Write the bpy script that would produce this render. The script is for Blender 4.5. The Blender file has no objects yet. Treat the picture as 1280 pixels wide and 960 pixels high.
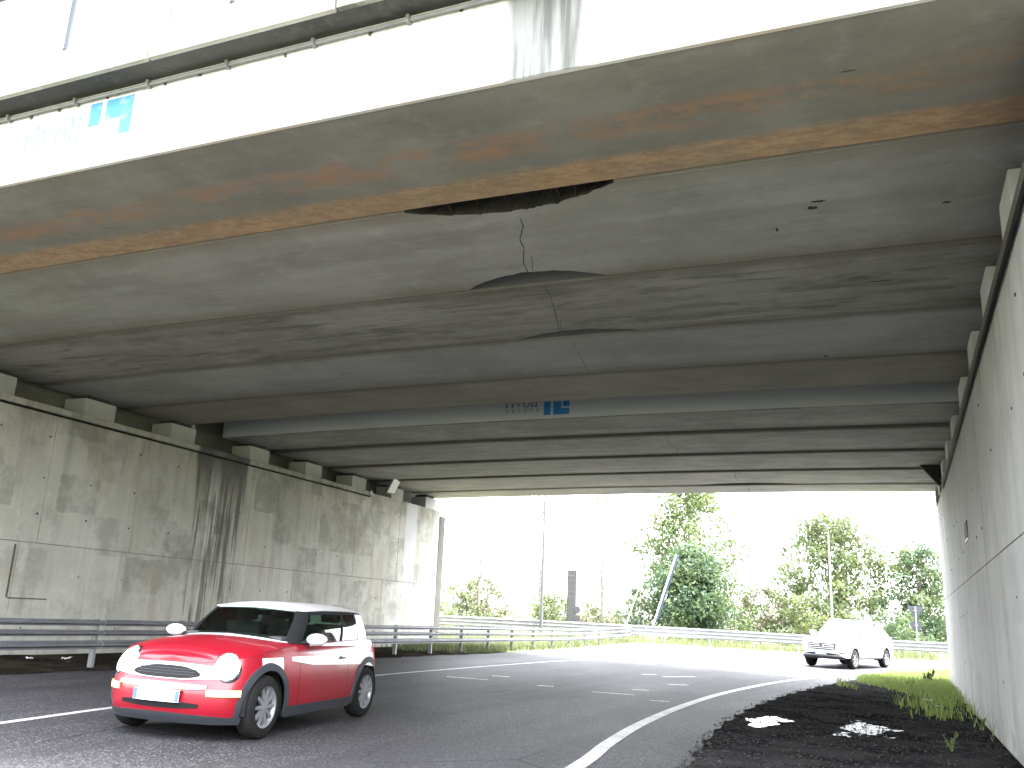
import bpy, bmesh, math, random
import numpy as np
from mathutils import Vector, Matrix
random.seed(7)
scene = bpy.context.scene
COL = scene.collection
R = math.radians

# ------------------------------------------------------------------ camera
F_PX = 1119.0
_Y = np.array((488., 314., F_PX)); _Y /= np.linalg.norm(_Y)
_X = np.array((2680., -179., -F_PX)); _X -= _Y * _X.dot(_Y); _X /= np.linalg.norm(_X)
_Z = np.cross(_X, _Y)
RW = np.stack([_X, _Y, _Z])
H = 1.3
cam_d = bpy.data.cameras.new('camera'); cam = bpy.data.objects.new('camera', cam_d); COL.objects.link(cam)
cam_d.sensor_width = 36.0; cam_d.lens = 36.0 * F_PX / 1280.0
cam_d.clip_start = 0.05; cam_d.clip_end = 4000
_r, _u, _b = RW[:, 0], -RW[:, 1], -RW[:, 2]
cam.matrix_world = Matrix(((_r[0], _u[0], _b[0], 0), (_r[1], _u[1], _b[1], 0), (_r[2], _u[2], _b[2], H), (0, 0, 0, 1)))
scene.camera = cam

# ------------------------------------------------------------------ sky, sun, exposure
SUN_DIR = Vector((0.30, 0.10, 0.95)).normalized()
w = bpy.data.worlds.new('World'); scene.world = w; w.use_nodes = True
wt = w.node_tree; bg = wt.nodes['Background']
sk = wt.nodes.new('ShaderNodeTexSky'); sk.sky_type = 'NISHITA'; sk.sun_disc = False
sk.sun_elevation = math.asin(SUN_DIR.z); sk.sun_rotation = math.atan2(SUN_DIR.x, SUN_DIR.y)
sk.air_density = 1.0; sk.dust_density = 4.0; sk.ozone_density = 1.0
hs = wt.nodes.new('ShaderNodeHueSaturation'); hs.inputs['Saturation'].default_value = 0.22
wt.links.new(sk.outputs[0], hs.inputs['Color']); wt.links.new(hs.outputs[0], bg.inputs['Color'])
bg.inputs['Strength'].default_value = 0.15
sun_d = bpy.data.lights.new('sun', 'SUN'); sun = bpy.data.objects.new('sun', sun_d); COL.objects.link(sun)
sun_d.energy = 1.2; sun_d.angle = R(25); sun_d.color = (1.0, 0.98, 0.95)
sun.rotation_euler = SUN_DIR.to_track_quat('Z', 'Y').to_euler()
vs = scene.view_settings; vs.view_transform = 'Standard'; vs.look = 'None'; vs.gamma = 1.0; vs.use_curve_mapping = False
vs.exposure = 4.5

# ------------------------------------------------------------------ ground height and pixel helpers
def sst(a, b, v):
    t = min(1, max(0, (v - a) / (b - a))); return t * t * (3 - 2 * t)
def G(x, y):
    a = -0.02 * (min(4, max(-19, x)) + 6.8)
    b = 0.08 + 0.017 * min(26, max(0, -x))
    k = sst(35, 50, y)
    return a * (1 - k) + b * k
def ray(px, py):
    d = RW @ np.array((px - 640., py - 480., F_PX)); return d / F_PX     # unit depth along the view axis
def at(px, py, depth):
    d = ray(px, py) * depth; return Vector((d[0], d[1], d[2] + H))
def foot(px, depth):
    """ground point straight below the sight line of column px at that depth"""
    p = at(px, 790, depth); return Vector((p.x, p.y, G(p.x, p.y)))

# ------------------------------------------------------------------ materials
class NT:
    def __init__(s, name):
        s.m = bpy.data.materials.new(name); s.m.use_nodes = True; s.t = s.m.node_tree
        s.b = s.t.nodes['Principled BSDF']; s.out = s.t.nodes['Material Output']
        s.co = s.t.nodes.new('ShaderNodeTexCoord').outputs['Object']
    def put(s, sock, v):
        if isinstance(v, bpy.types.NodeSocket): s.t.links.new(v, sock)
        elif isinstance(v, (tuple, list)) and len(v) == 3 and sock.type == 'RGBA': sock.default_value = (*v, 1)
        else: sock.default_value = v
    def math(s, op, a, b=0.0, clamp=False):
        n = s.t.nodes.new('ShaderNodeMath'); n.operation = op; n.use_clamp = clamp
        s.put(n.inputs[0], a); s.put(n.inputs[1], b); return n.outputs[0]
    def vec(s, sc, off=(0, 0, 0)):
        n = s.t.nodes.new('ShaderNodeVectorMath'); n.operation = 'MULTIPLY_ADD'
        s.put(n.inputs[0], s.co); n.inputs[1].default_value = sc; n.inputs[2].default_value = off; return n.outputs[0]
    def noise(s, scale, detail=5, rough=0.6, sc=(1, 1, 1), off=(0, 0, 0), dist=0.0):
        n = s.t.nodes.new('ShaderNodeTexNoise'); s.put(n.inputs['Vector'], s.vec(sc, off))
        n.inputs['Scale'].default_value = scale; n.inputs['Detail'].default_value = detail
        n.inputs['Roughness'].default_value = rough; n.inputs['Distortion'].default_value = dist; return n.outputs['Fac']
    def voro(s, scale, out='Distance', sc=(1, 1, 1), off=(0, 0, 0)):
        n = s.t.nodes.new('ShaderNodeTexVoronoi'); s.put(n.inputs['Vector'], s.vec(sc, off)); n.inputs['Scale'].default_value = scale
        return n.outputs[out]
    def rng(s, v, a, b, c=0.0, d=1.0, smooth=True):
        n = s.t.nodes.new('ShaderNodeMapRange'); n.interpolation_type = 'SMOOTHSTEP' if smooth else 'LINEAR'
        s.put(n.inputs[0], v)
        for i, q in enumerate((a, b, c, d)): s.put(n.inputs[1 + i], q)
        return n.outputs[0]
    def mix(s, f, a, b, mode='MIX'):
        n = s.t.nodes.new('ShaderNodeMix'); n.data_type = 'RGBA'; n.blend_type = mode
        s.put(n.inputs[0], f); s.put(n.inputs[6], a); s.put(n.inputs[7], b); return n.outputs[2]
    def xyz(s):
        n = s.t.nodes.new('ShaderNodeSeparateXYZ'); s.t.links.new(s.co, n.inputs[0]); return n.outputs
    def rand(s): return s.t.nodes.new('ShaderNodeObjectInfo').outputs['Random']
    def island(s): return s.t.nodes.new('ShaderNodeNewGeometry').outputs['Random Per Island']
    def bump(s, h, strength=0.3, dist=0.02):
        n = s.t.nodes.new('ShaderNodeBump'); n.inputs['Strength'].default_value = strength; n.inputs['Distance'].default_value = dist
        s.put(n.inputs['Height'], h); s.t.links.new(n.outputs[0], s.b.inputs['Normal'])
    def set(s, **k):
        for a, v in k.items(): s.put(s.b.inputs[a.replace('_', ' ')], v)
        return s

def band(nt, v, c, hw, soft):
    """1 inside c-hw..c+hw of the coordinate v"""
    d = nt.math('ABSOLUTE', nt.math('SUBTRACT', v, c)); return nt.rng(d, hw, hw + soft, 1.0, 0.0)

def concrete(name, base, dark, light, extra=None, rough=0.88, pits=True, seed=0.0, grain=0.25):
    nt = NT(name); o = (seed, seed * 1.7, seed * .3)
    n1 = nt.noise(0.55, 6, .62, off=o); n2 = nt.noise(3.2, 8, .7, off=o); n3 = nt.noise(38, 4, .6, off=o)
    c = nt.mix(nt.rng(n1, .38, .66), dark, base)
    c = nt.mix(nt.math('MULTIPLY', nt.rng(n2, .5, .72), .55), c, light)
    c = nt.mix(nt.math('MULTIPLY', nt.rng(n3, .3, .7), .22), c, dark)
    if pits:
        p = nt.rng(nt.voro(5.5, off=o), .03, .07, 1.0, 0.0); pm = nt.rng(nt.noise(.9, 3, .5, off=(3 + seed, 1, 2)), .5, .62)
        c = nt.mix(nt.math('MULTIPLY', nt.math('MULTIPLY', p, pm), .6), c, (.07, .065, .055))
    if extra: c = extra(nt, c)
    nt.set(Base_Color=c, Roughness=rough)
    nt.bump(nt.math('ADD', nt.math('MULTIPLY', n3, .35), n2), grain, .02)
    return nt.m

def girder_mat(name, base, dark, light, wid, seed, edge=(.19, .13, .09), edge_a=.30, edge_b=.30, rust=False, streaks=0.0, front=False, face_tone=None):
    def ex(nt, c):
        x, y, z = nt.xyz()
        wob = nt.math('MULTIPLY', nt.math('SUBTRACT', nt.noise(1.3, 5, .65, sc=(.45, 1, 1), off=(seed, 0, 0)), .5), .35)
        yy = nt.math('ADD', y, wob)
        ln = nt.noise(1.1, 8, .72, sc=(.22, 1.6, 1), off=(seed + 2, 1, 0)); c = nt.mix(nt.math('MULTIPLY', nt.rng(ln, .48, .68), .38), c, tuple(q * .62 for q in dark)); c = nt.mix(nt.math('MULTIPLY', nt.rng(ln, .50, .32), .35), c, light)
        if streaks:
            s = nt.rng(nt.noise(2.4, 9, .75, sc=(.28, 1.5, 1), off=(seed, 5, 0), dist=.6), .46, .66)
            c = nt.mix(nt.math('MULTIPLY', s, streaks), c, (.085, .08, .07))
        e = nt.math('MAXIMUM', nt.rng(yy, 0.0, edge_a, 1.0, 0.0), nt.rng(yy, wid - edge_b, wid, 0.0, 1.0))
        c = nt.mix(nt.math('MULTIPLY', e, .62), c, edge)
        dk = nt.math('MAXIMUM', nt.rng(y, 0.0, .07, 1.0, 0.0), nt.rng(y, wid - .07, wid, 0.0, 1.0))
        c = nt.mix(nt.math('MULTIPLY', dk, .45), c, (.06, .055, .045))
        if rust:
            fine = nt.math('MULTIPLY', nt.math('SUBTRACT', nt.noise(7, 5, .7, sc=(.4, 1, 1)), .5), .12)
            yf = nt.math('ADD', nt.math('ADD', y, fine), nt.math('MULTIPLY', wob, .25))
            rb = nt.math('MULTIPLY', nt.rng(yf, 1.44, 1.60), nt.rng(nt.noise(3, 9, .75, sc=(.4, 1, 1)), .30, .58, .5, 1.0))
            c = nt.mix(nt.math('MULTIPLY', rb, .9), c, nt.mix(nt.rng(nt.noise(9, 8, .8, sc=(.5, 1, 1), off=(3, 3, 3)), .38, .62), (.27, .165, .09), (.42, .275, .155)))
            pa = nt.math('MULTIPLY', band(nt, yf, .98, .10, .22), nt.rng(nt.noise(1.9, 9, .78, sc=(.7, 1.3, 1), off=(11, 2, 0)), .42, .60))
            c = nt.mix(nt.math('MULTIPLY', pa, .85), c, (.28, .165, .10))
            ge = nt.rng(nt.noise(.7, 6, .65, sc=(.5, 1, 1), off=(4, 9, 0)), .50, .64)
            c = nt.mix(nt.math('MULTIPLY', ge, .35), c, (.19, .17, .12))
        bl = nt.math('MULTIPLY', nt.rng(nt.noise(2.6, 10, .8, sc=(.55, 1, 1), off=(seed, 8, 3)), .52, .70), nt.rng(nt.noise(.5, 3, .5, off=(seed, 2, 6)), .40, .60)); c = nt.mix(nt.math('MULTIPLY', bl, .5), c, tuple(q * .5 for q in dark))
        if face_tone: c = nt.mix(nt.rng(y, .004, .012, 1.0, 0.0), c, face_tone)  # near face takes one flat tone in place of the stains
        if front:
            fr = nt.rng(y, .004, .012, 1.0, 0.0)
            c = nt.mix(fr, c, nt.mix(nt.rng(nt.noise(1.2, 6, .6), .35, .65), (.50, .505, .51), (.60, .60, .605)))
            # dark run-off streaks, and thin rust streaks
            sx = nt.noise(9, 4, .6, sc=(1, .1, .06), off=(1, 0, 0))
            m1 = nt.math('MULTIPLY', band(nt, x, 4.95, .30, .16), nt.rng(sx, .40, .62, .80, 1.0))
            c = nt.mix(nt.math('MULTIPLY', nt.math('MULTIPLY', m1, fr), .95), c, (.045, .047, .042))
            top = nt.math('MULTIPLY', nt.rng(z, .55, .95), nt.rng(sx, .5, .7))
            c = nt.mix(nt.math('MULTIPLY', nt.math('MULTIPLY', top, fr), .35), c, (.12, .12, .11))
            for cx, hw, zt in ((7.23, .06, .9), (5.75, .015, .22), (2.42, .015, .18), (1.35, .01, .15)):
                m2 = nt.math('MULTIPLY', band(nt, nt.math('ADD', x, nt.math('MULTIPLY', nt.math('SUBTRACT', sx, .5), .2)), cx, hw, .05), nt.rng(z, zt * .6, zt, 1.0, 0.0))
                c = nt.mix(nt.math('MULTIPLY', nt.math('MULTIPLY', m2, fr), .6), c, (.42, .26, .09))
        return c
    return concrete(name, base, dark, light, ex, seed=seed)

def wall_mat(name, base, dark, light, leak=None, white=None, seed=0.0, mottled=1.0):
    def ex(nt, c):
        x, y, z = nt.xyz()
        rd = nt.rand()
        c = nt.mix(nt.math('MULTIPLY', nt.rng(rd, 0, 1), .30), c, (dark[0] * .9, dark[1] * .9, dark[2] * .85))
        # shutter-board patches
        vz = nt.voro(1.0, 'Color', sc=(1, .85, .8), off=(seed, 0, .3))
        sp = nt.t.nodes.new('ShaderNodeSeparateColor'); nt.t.links.new(vz, sp.inputs[0])
        q = nt.t.nodes.new('ShaderNodeCombineXYZ'); nt.put(q.inputs[0], nt.math('FLOOR', nt.math('MULTIPLY', nt.math('ADD', y, nt.math('MULTIPLY', nt.noise(3, 4, .7), .16)), .95))); nt.put(q.inputs[1], nt.math('FLOOR', nt.math('MULTIPLY', nt.math('ADD', z, nt.math('MULTIPLY', nt.noise(2.5, 4, .7, off=(5, 5, 5)), .22)), 1.25)))
        wn = nt.t.nodes.new('ShaderNodeTexWhiteNoise'); wn.noise_dimensions = '3D'; nt.t.links.new(q.outputs[0], wn.inputs['Vector'])
        bd = nt.math('MULTIPLY', nt.rng(wn.outputs['Value'], .48, .62), nt.rng(nt.noise(1.6, 7, .7, off=(seed, 3, 1)), .40, .58))
        c = nt.mix(nt.math('MULTIPLY', bd, .40 * mottled), c, (.17, .168, .145))
        wm = nt.rng(nt.noise(.8, 4, .6, sc=(1, 1, .4), off=(9, seed, 2)), .52, .68)
        c = nt.mix(nt.math('MULTIPLY', wm, .30 * mottled), c, (.30, .25, .17))
        blot = nt.rng(nt.noise(.75, 7, .68, off=(seed + 4, 0, 0)), .5, .68)
        c = nt.mix(nt.math('MULTIPLY', blot, .42 * mottled), c, (.17, .165, .145))
        st = nt.rng(nt.noise(2.2, 6, .65, sc=(1, 1, .07), off=(seed, 2, 0)), .5, .72)
        c = nt.mix(nt.math('MULTIPLY', st, .38), c, (.155, .15, .13))
        st2 = nt.rng(nt.noise(3.1, 5, .6, sc=(1, 1, .05), off=(seed + 7, 2, 0)), .56, .72)
        c = nt.mix(nt.math('MULTIPLY', st2, .35), c, light)
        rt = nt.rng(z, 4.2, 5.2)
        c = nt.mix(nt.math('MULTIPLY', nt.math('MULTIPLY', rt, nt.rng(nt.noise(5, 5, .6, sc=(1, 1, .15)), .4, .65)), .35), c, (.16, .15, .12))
        for (cy, hw) in leak or ():
            wob = nt.math('MULTIPLY', nt.math('SUBTRACT', nt.noise(1.2, 4, .6, sc=(1, 1, .35)), .5), .7)
            d = nt.math('ABSOLUTE', nt.math('SUBTRACT', nt.math('ADD', y, wob), cy))
            lim = nt.rng(z, 0.0, 5.1, hw * .85, hw * 1.05, False)
            inside = nt.rng(nt.math('SUBTRACT', lim, d), -.05, .12)
            fing = nt.rng(nt.noise(5.5, 4, .65, sc=(1, 1, .045), off=(2, 3, 0)), .44, .56)
            tp = nt.rng(z, 3.4, 5.2)
            f = nt.math('MULTIPLY', inside, nt.math('MAXIMUM', nt.math('MULTIPLY', fing, .9), tp))
            c = nt.mix(nt.math('MULTIPLY', f, .88), c, (.055, .055, .053))
        for (cy, hw) in white or ():
            f = nt.math('MULTIPLY', band(nt, y, cy, hw, .12), nt.rng(z, .8, 4.6))
            c = nt.mix(nt.math('MULTIPLY', f, .75), c, (.50, .51, .54))
        ft = nt.math('MULTIPLY', nt.rng(z, -.1, .55, 1.0, 0.0), nt.rng(nt.noise(3, 5, .6), .35, .6))
        c = nt.mix(nt.math('MULTIPLY', ft, .5), c, (.14, .13, .10))
        return c
    return concrete(name, base, dark, light, ex, seed=seed, grain=.2)

def simple(name, col, rough=.5, metal=0.0, var=.15, scale=6.0, emit=None, es=0.0, coat=0.0):
    nt = NT(name); n = nt.noise(scale, 5, .6)
    c = nt.mix(nt.math('MULTIPLY', nt.rng(n, .35, .7), var), col, tuple(q * .45 for q in col))
    nt.set(Base_Color=c, Roughness=rough, Metallic=metal)
    if coat: nt.set(Coat_Weight=coat, Coat_Roughness=.05)
    if emit: nt.set(Emission_Color=emit, Emission_Strength=es)
    return nt.m

def leaf_mat(name, a, b, trans=.35):
    nt = NT(name); c = nt.mix(nt.island(), a, b)
    nt.set(Base_Color=c, Roughness=.6); nt.b.inputs['Specular IOR Level'].default_value = .25
    tr = nt.t.nodes.new('ShaderNodeBsdfTranslucent'); nt.put(tr.inputs[0], nt.mix(.5, c, (.11, .14, .06)))
    mx = nt.t.nodes.new('ShaderNodeMixShader'); mx.inputs[0].default_value = trans
    nt.t.links.new(nt.b.outputs[0], mx.inputs[1]); nt.t.links.new(tr.outputs[0], mx.inputs[2]); nt.t.links.new(mx.outputs[0], nt.out.inputs[0])
    return nt.m

def glass_mat(name, tint, refl=.12, rough=.03):
    nt = NT(name)
    tr = nt.t.nodes.new('ShaderNodeBsdfTransparent'); nt.put(tr.inputs[0], tint)
    gl = nt.t.nodes.new('ShaderNodeBsdfGlossy'); gl.inputs['Roughness'].default_value = rough
    fr = nt.t.nodes.new('ShaderNodeFresnel'); fr.inputs[0].default_value = 1.5
    mx = nt.t.nodes.new('ShaderNodeMixShader'); nt.put(mx.inputs[0], nt.math('ADD', fr.outputs[0], refl, True))
    nt.t.links.new(tr.outputs[0], mx.inputs[1]); nt.t.links.new(gl.outputs[0], mx.inputs[2]); nt.t.links.new(mx.outputs[0], nt.out.inputs[0])
    nt.t.nodes.remove(nt.b)
    return nt.m

MT = {}
MT['galv'] = simple('galvanised_steel', (.20, .205, .21), .5, .3, .4, 3)
MT['galv_dark'] = simple('weathered_steel', (.22, .225, .23), .5, .45, .35, 4)
MT['black'] = simple('black_plastic', (.012, .012, .013), .75)
MT['black'].node_tree.nodes['Principled BSDF'].inputs['Specular IOR Level'].default_value = .15
MT['rubber'] = simple('tyre_rubber', (.014, .014, .014), .85); MT['rubber'].node_tree.nodes['Principled BSDF'].inputs['Specular IOR Level'].default_value = .1
MT['dark'] = simple('dark_interior', (.012, .013, .013), .8)
MT['crack'] = simple('crack_shadow', (.03, .028, .025), .95)
MT['rebar'] = simple('rusted_bar', (.07, .045, .03), .9)
MT['stub'] = simple('dirty_stub', (.07, .065, .055), .8)
MT['rail'] = simple('dull_rail_steel', (.028, .036, .045), .5, .3, .4, 3)
MT['pad'] = simple('bearing_rubber', (.03, .03, .03), .8)
MT['pipe'] = simple('grey_conduit', (.30, .30, .30), .5, .2)
MT['white'] = simple('white_paint', (.72, .72, .72), .35)
MT['alloy'] = simple('alloy_rim', (.26, .265, .28), .4, .6)

# ------------------------------------------------------------------ mesh helpers
class MB:
    def __init__(s): s.v = []; s.f = []; s.mi = []
    def add(s, vs, fs, mi=0):
        o = len(s.v); s.v += [tuple(p) for p in vs]; s.f += [tuple(i + o for i in f) for f in fs]; s.mi += [mi] * len(fs); return s
    def box(s, a, b, mi=0, bev=0.0):
        x0, y0, z0 = a; x1, y1, z1 = b
        if bev:
            bm = bmesh.new(); bmesh.ops.create_cube(bm, size=1)
            for q in bm.verts: q.co = Vector((x0 + (q.co.x + .5) * (x1 - x0), y0 + (q.co.y + .5) * (y1 - y0), z0 + (q.co.z + .5) * (z1 - z0)))
            bmesh.ops.bevel(bm, geom=bm.edges[:], offset=bev, segments=2, affect='EDGES', profile=.7)
            bm.verts.index_update(); s.add([q.co[:] for q in bm.verts], [[q.index for q in f.verts] for f in bm.faces], mi); bm.free(); return s
        return s.add([(x0, y0, z0), (x1, y0, z0), (x1, y1, z0), (x0, y1, z0), (x0, y0, z1), (x1, y0, z1), (x1, y1, z1), (x0, y1, z1)],
                     [(3, 2, 1, 0), (4, 5, 6, 7), (0, 1, 5, 4), (1, 2, 6, 5), (2, 3, 7, 6), (3, 0, 4, 7)], mi)
    def tube(s, pts, rad, n=8, mi=0, caps=True):
        pts = [Vector(p) for p in pts]; rr = rad if isinstance(rad, (list, tuple)) else [rad] * len(pts)
        vs = []; ref = Vector((0, 0, 1))
        for i, p in enumerate(pts):
            t = (pts[min(i + 1, len(pts) - 1)] - pts[max(i - 1, 0)]).normalized()
            a = t.cross(ref if abs(t.dot(ref)) < .95 else Vector((1, 0, 0))).normalized(); b = t.cross(a)
            for k in range(n):
                q = 2 * math.pi * k / n; vs.append(p + (a * math.cos(q) + b * math.sin(q)) * rr[i])
        fs = [(i * n + k, i * n + (k + 1) % n, (i + 1) * n + (k + 1) % n, (i + 1) * n + k) for i in range(len(pts) - 1) for k in range(n)]
        if caps: fs += [tuple(range(n)), tuple(range((len(pts) - 1) * n, len(pts) * n))]
        return s.add(vs, fs, mi)
    def grid(s, rows, mi=0, close=False):
        m = len(rows[0]); vs = [p for r in rows for p in r]; k = m if close else m - 1
        return s.add(vs, [(i * m + j, i * m + (j + 1) % m, (i + 1) * m + (j + 1) % m, (i + 1) * m + j) for i in range(len(rows) - 1) for j in range(k)], mi)
    def prism(s, poly, axis, a, b, mi=0):
        """poly of 2D points in the plane across axis, extruded a..b"""
        def P(p, q): return (q, p[0], p[1]) if axis == 0 else ((p[0], q, p[1]) if axis == 1 else (p[0], p[1], q))
        n = len(poly); vs = [P(p, a) for p in poly] + [P(p, b) for p in poly]
        return s.add(vs, [tuple(range(n)), tuple(range(2 * n - 1, n - 1, -1))] + [(i, i + n, (i + 1) % n + n, (i + 1) % n) for i in range(n)], mi)
    def build(s, name, mats, parent=None, smooth=False, angle=None, kind=None):
        me = bpy.data.meshes.new(name); me.from_pydata(s.v, [], s.f)
        for m in mats if isinstance(mats, (list, tuple)) else [mats]: me.materials.append(m)
        if any(s.mi): me.polygons.foreach_set('material_index', s.mi)
        bm = bmesh.new(); bm.from_mesh(me)
        if len(s.f) < 30000: bmesh.ops.recalc_face_normals(bm, faces=bm.faces)
        bm.to_mesh(me); bm.free()
        if smooth: me.polygons.foreach_set('use_smooth', [True] * len(me.polygons))
        if smooth and angle: me.set_sharp_from_angle(angle=R(angle))
        me.update()
        o = bpy.data.objects.new(name, me); COL.objects.link(o)
        if parent: o.parent = parent
        if kind: o['kind'] = kind
        return o
def tag(o, label, cat=None, group=None, kind=None):
    if label: o['label'] = label
    if cat: o['category'] = cat
    if group: o['group'] = group
    if kind: o['kind'] = kind
    return o
def thing(name, label, cat, loc=(0, 0, 0), group=None, rz=0.0):
    o = bpy.data.objects.new(name, None); COL.objects.link(o); o.empty_display_size = .3
    o.location = loc; o.rotation_euler = (0, 0, rz); return tag(o, label, cat, group)
def copy_tree(o, parent=None):
    c = o.copy(); COL.objects.link(c)
    if parent: c.parent = parent
    for ch in list(o.children): copy_tree(ch, c)
    return c
def interp(tab, x):
    xs = [a for a, _ in tab]; ys = [b for _, b in tab]; return float(np.interp(x, xs, ys))
def smooth_line(pts, step=.5):
    """Catmull-Rom through pts"""
    P = [Vector(p) for p in pts]; P = [P[0] * 2 - P[1]] + P + [P[-1] * 2 - P[-2]]; out = []
    for i in range(1, len(P) - 2):
        n = max(2, int((P[i + 1] - P[i]).length / step))
        for k in range(n):
            t = k / n; a, b, c, d = P[i - 1], P[i], P[i + 1], P[i + 2]
            out.append(.5 * ((2 * b) + (c - a) * t + (2 * a - 5 * b + 4 * c - d) * t * t + (3 * b - a - 3 * c + d) * t ** 3))
    return out + [P[-2]]
def strip(name, left, right, nx, dz, mat, kind='structure', smooth=True, rough_z=0.0):
    mb = MB(); rows = []
    for a, b in zip(left, right):
        r = []
        for j in range(nx + 1):
            t = j / nx; x = a[0] + (b[0] - a[0]) * t; y = a[1] + (b[1] - a[1]) * t
            e = 0 if j in (0, nx) else random.uniform(0, rough_z)
            r.append((x, y, G(x, y) + dz + e))
        rows.append(r)
    o = mb.grid(rows).build(name, mat, smooth=smooth); o['kind'] = kind; return o
from mathutils import noise as mnoise
HOLLOW = ((-2.06, 15.25, .26, 1.0, .036), (-.66, 15.5, .38, 1.3, .026), (-1.35, 17.0, .2, .5, .020))
def relief(x, y):
    return -sum(d * math.exp(-((x - a) / p) ** 2 - ((y - b) / q) ** 2) for a, b, p, q, d in HOLLOW) + .016 * mnoise.fractal((x * 2.3, y * 1.5, 0), 1.0, 2.0, 4) + .010 * mnoise.noise((x * 11, y * 9, 3)) + .006 * mnoise.noise((x * 29, y * 25, 7))
def rough_strip(name, left, right, nx, dz, mat):
    mb = MB(); rows = []
    for a, b in zip(left, right):
        r = []
        for j in range(nx + 1):
            t = j / nx; x = a[0] + (b[0] - a[0]) * t; y = a[1] + (b[1] - a[1]) * t; k = min(1, t / .06, (1 - t) / .02) if 0 < t < 1 else 0
            r.append((x, y, G(x, y) + dz + k * (.012 + relief(x, y))))
        rows.append(r)
    o = mb.grid(rows).build(name, mat, smooth=True); o['kind'] = 'structure'; return o
def by_y(tab, ys): return [(interp(tab, y), y) for y in ys]

# ------------------------------------------------------------------ the ground, road, verges
XL, XR = -16.19, 1.237
nt = NT('meadow'); n1 = nt.noise(.35, 6, .6); n2 = nt.noise(6, 6, .7)
c = nt.mix(nt.rng(n1, .35, .65), (.075, .095, .030), (.13, .12, .06)); c = nt.mix(nt.math('MULTIPLY', nt.rng(n2, .4, .7), .5), c, (.05, .06, .025))
nt.set(Base_Color=c, Roughness=.9); nt.bump(n2, .6, .05); MT['meadow'] = nt.m

nt = NT('asphalt'); x, y, z = nt.xyz()
n1 = nt.noise(.35, 6, .62, sc=(1, .3, 1)); n2 = nt.noise(2.0, 6, .7); sp = nt.voro(70, 'Color'); s2 = nt.noise(160, 3, .6)
sc_ = nt.t.nodes.new('ShaderNodeSeparateColor'); nt.t.links.new(sp, sc_.inputs[0])
c = nt.mix(nt.rng(n1, .35, .65), (.028, .028, .0315), (.043, .0425, .047))
c = nt.mix(nt.math('MULTIPLY', nt.rng(n2, .45, .7), .4), c, (.022, .022, .024))
c = nt.mix(nt.math('MULTIPLY', nt.rng(sc_.outputs[0], .70, .90), .8), c, (.13, .128, .128))
c = nt.mix(nt.math('MULTIPLY', nt.rng(sc_.outputs[1], .7, .9), .6), c, (.006, .006, .007))
tr_ = nt.noise(1.0, 5, .6, sc=(1.1, .05, 1), off=(3, 0, 0)); c = nt.mix(nt.math('MULTIPLY', nt.rng(tr_, .42, .62), .45), c, (.024, .024, .026)); pt_ = nt.rng(nt.noise(.55, 8, .75, sc=(1, .5, 1), off=(8, 3, 0)), .56, .66); c = nt.mix(nt.math('MULTIPLY', pt_, .35), c, (.075, .074, .076))
ck = nt.voro(.42, 'Distance', sc=(1, .6, 1)); n_ck = nt.t.nodes.new('ShaderNodeTexVoronoi'); n_ck.feature = 'DISTANCE_TO_EDGE'; nt.put(n_ck.inputs['Vector'], nt.vec((.42, .2, 1))); n_ck.inputs['Scale'].default_value = 1.0
ckm = nt.math('MULTIPLY', nt.rng(n_ck.outputs['Distance'], .003, .008, 1.0, 0.0), nt.rng(nt.noise(.25, 4, .6, off=(1, 7, 0)), .50, .58)); c = nt.mix(nt.math('MULTIPLY', ckm, .7), c, (.012, .012, .012))
nt.set(Base_Color=c, Roughness=nt.rng(n1, .3, .7, .56, .68)); nt.b.inputs['Specular IOR Level'].default_value = .055
nt.bump(nt.math('ADD', sc_.outputs[2], s2), .35, .005); MT['asphalt'] = nt.m

nt = NT('wet_black_gravel'); n1 = nt.noise(1.1, 7, .68); n2 = nt.noise(9, 6, .7); v = nt.voro(26, 'Color')
sc_ = nt.t.nodes.new('ShaderNodeSeparateColor'); nt.t.links.new(v, sc_.inputs[0])
c = nt.mix(nt.rng(n1, .35, .62), (.014, .014, .0152), (.042, .041, .041)); c = nt.mix(nt.math('MULTIPLY', nt.rng(sc_.outputs[0], .86, .95), .8), c, (.06, .059, .056))
c = nt.mix(nt.math('MULTIPLY', nt.rng(nt.noise(.8, 5, .6, off=(5, 2, 0)), .6, .72), .45), c, (.025, .027, .012))
nt.set(Base_Color=c, Roughness=nt.rng(n1, .35, .6, .85, .65)); nt.b.inputs['Specular IOR Level'].default_value = .0
nt.bump(nt.math('ADD', nt.math('MULTIPLY', sc_.outputs[1], .5), n2), .8, .03); MT['gravel'] = nt.m

nt = NT('dark_soil'); n1 = nt.noise(1.3, 7, .68); n2 = nt.noise(14, 6, .7)
c = nt.mix(nt.rng(n1, .4, .66), (.016, .014, .012), (.040, .035, .026)); c = nt.mix(nt.math('MULTIPLY', nt.rng(n2, .55, .7), .6), c, (.09, .08, .06))
nt.set(Base_Color=c, Roughness=.95); nt.b.inputs['Specular IOR Level'].default_value = .0; nt.bump(n2, .8, .04); MT['soil'] = nt.m

nt = NT('pale_gravel'); n1 = nt.noise(1.1, 7, .68); n2 = nt.noise(20, 5, .7)
c = nt.mix(nt.rng(n1, .35, .65), (.24, .23, .21), (.34, .33, .30)); c = nt.mix(nt.math('MULTIPLY', nt.rng(n2, .5, .7), .5), c, (.14, .135, .12))
nt.set(Base_Color=c, Roughness=.9); nt.bump(n2, .5, .03); MT['pale'] = nt.m

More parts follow.
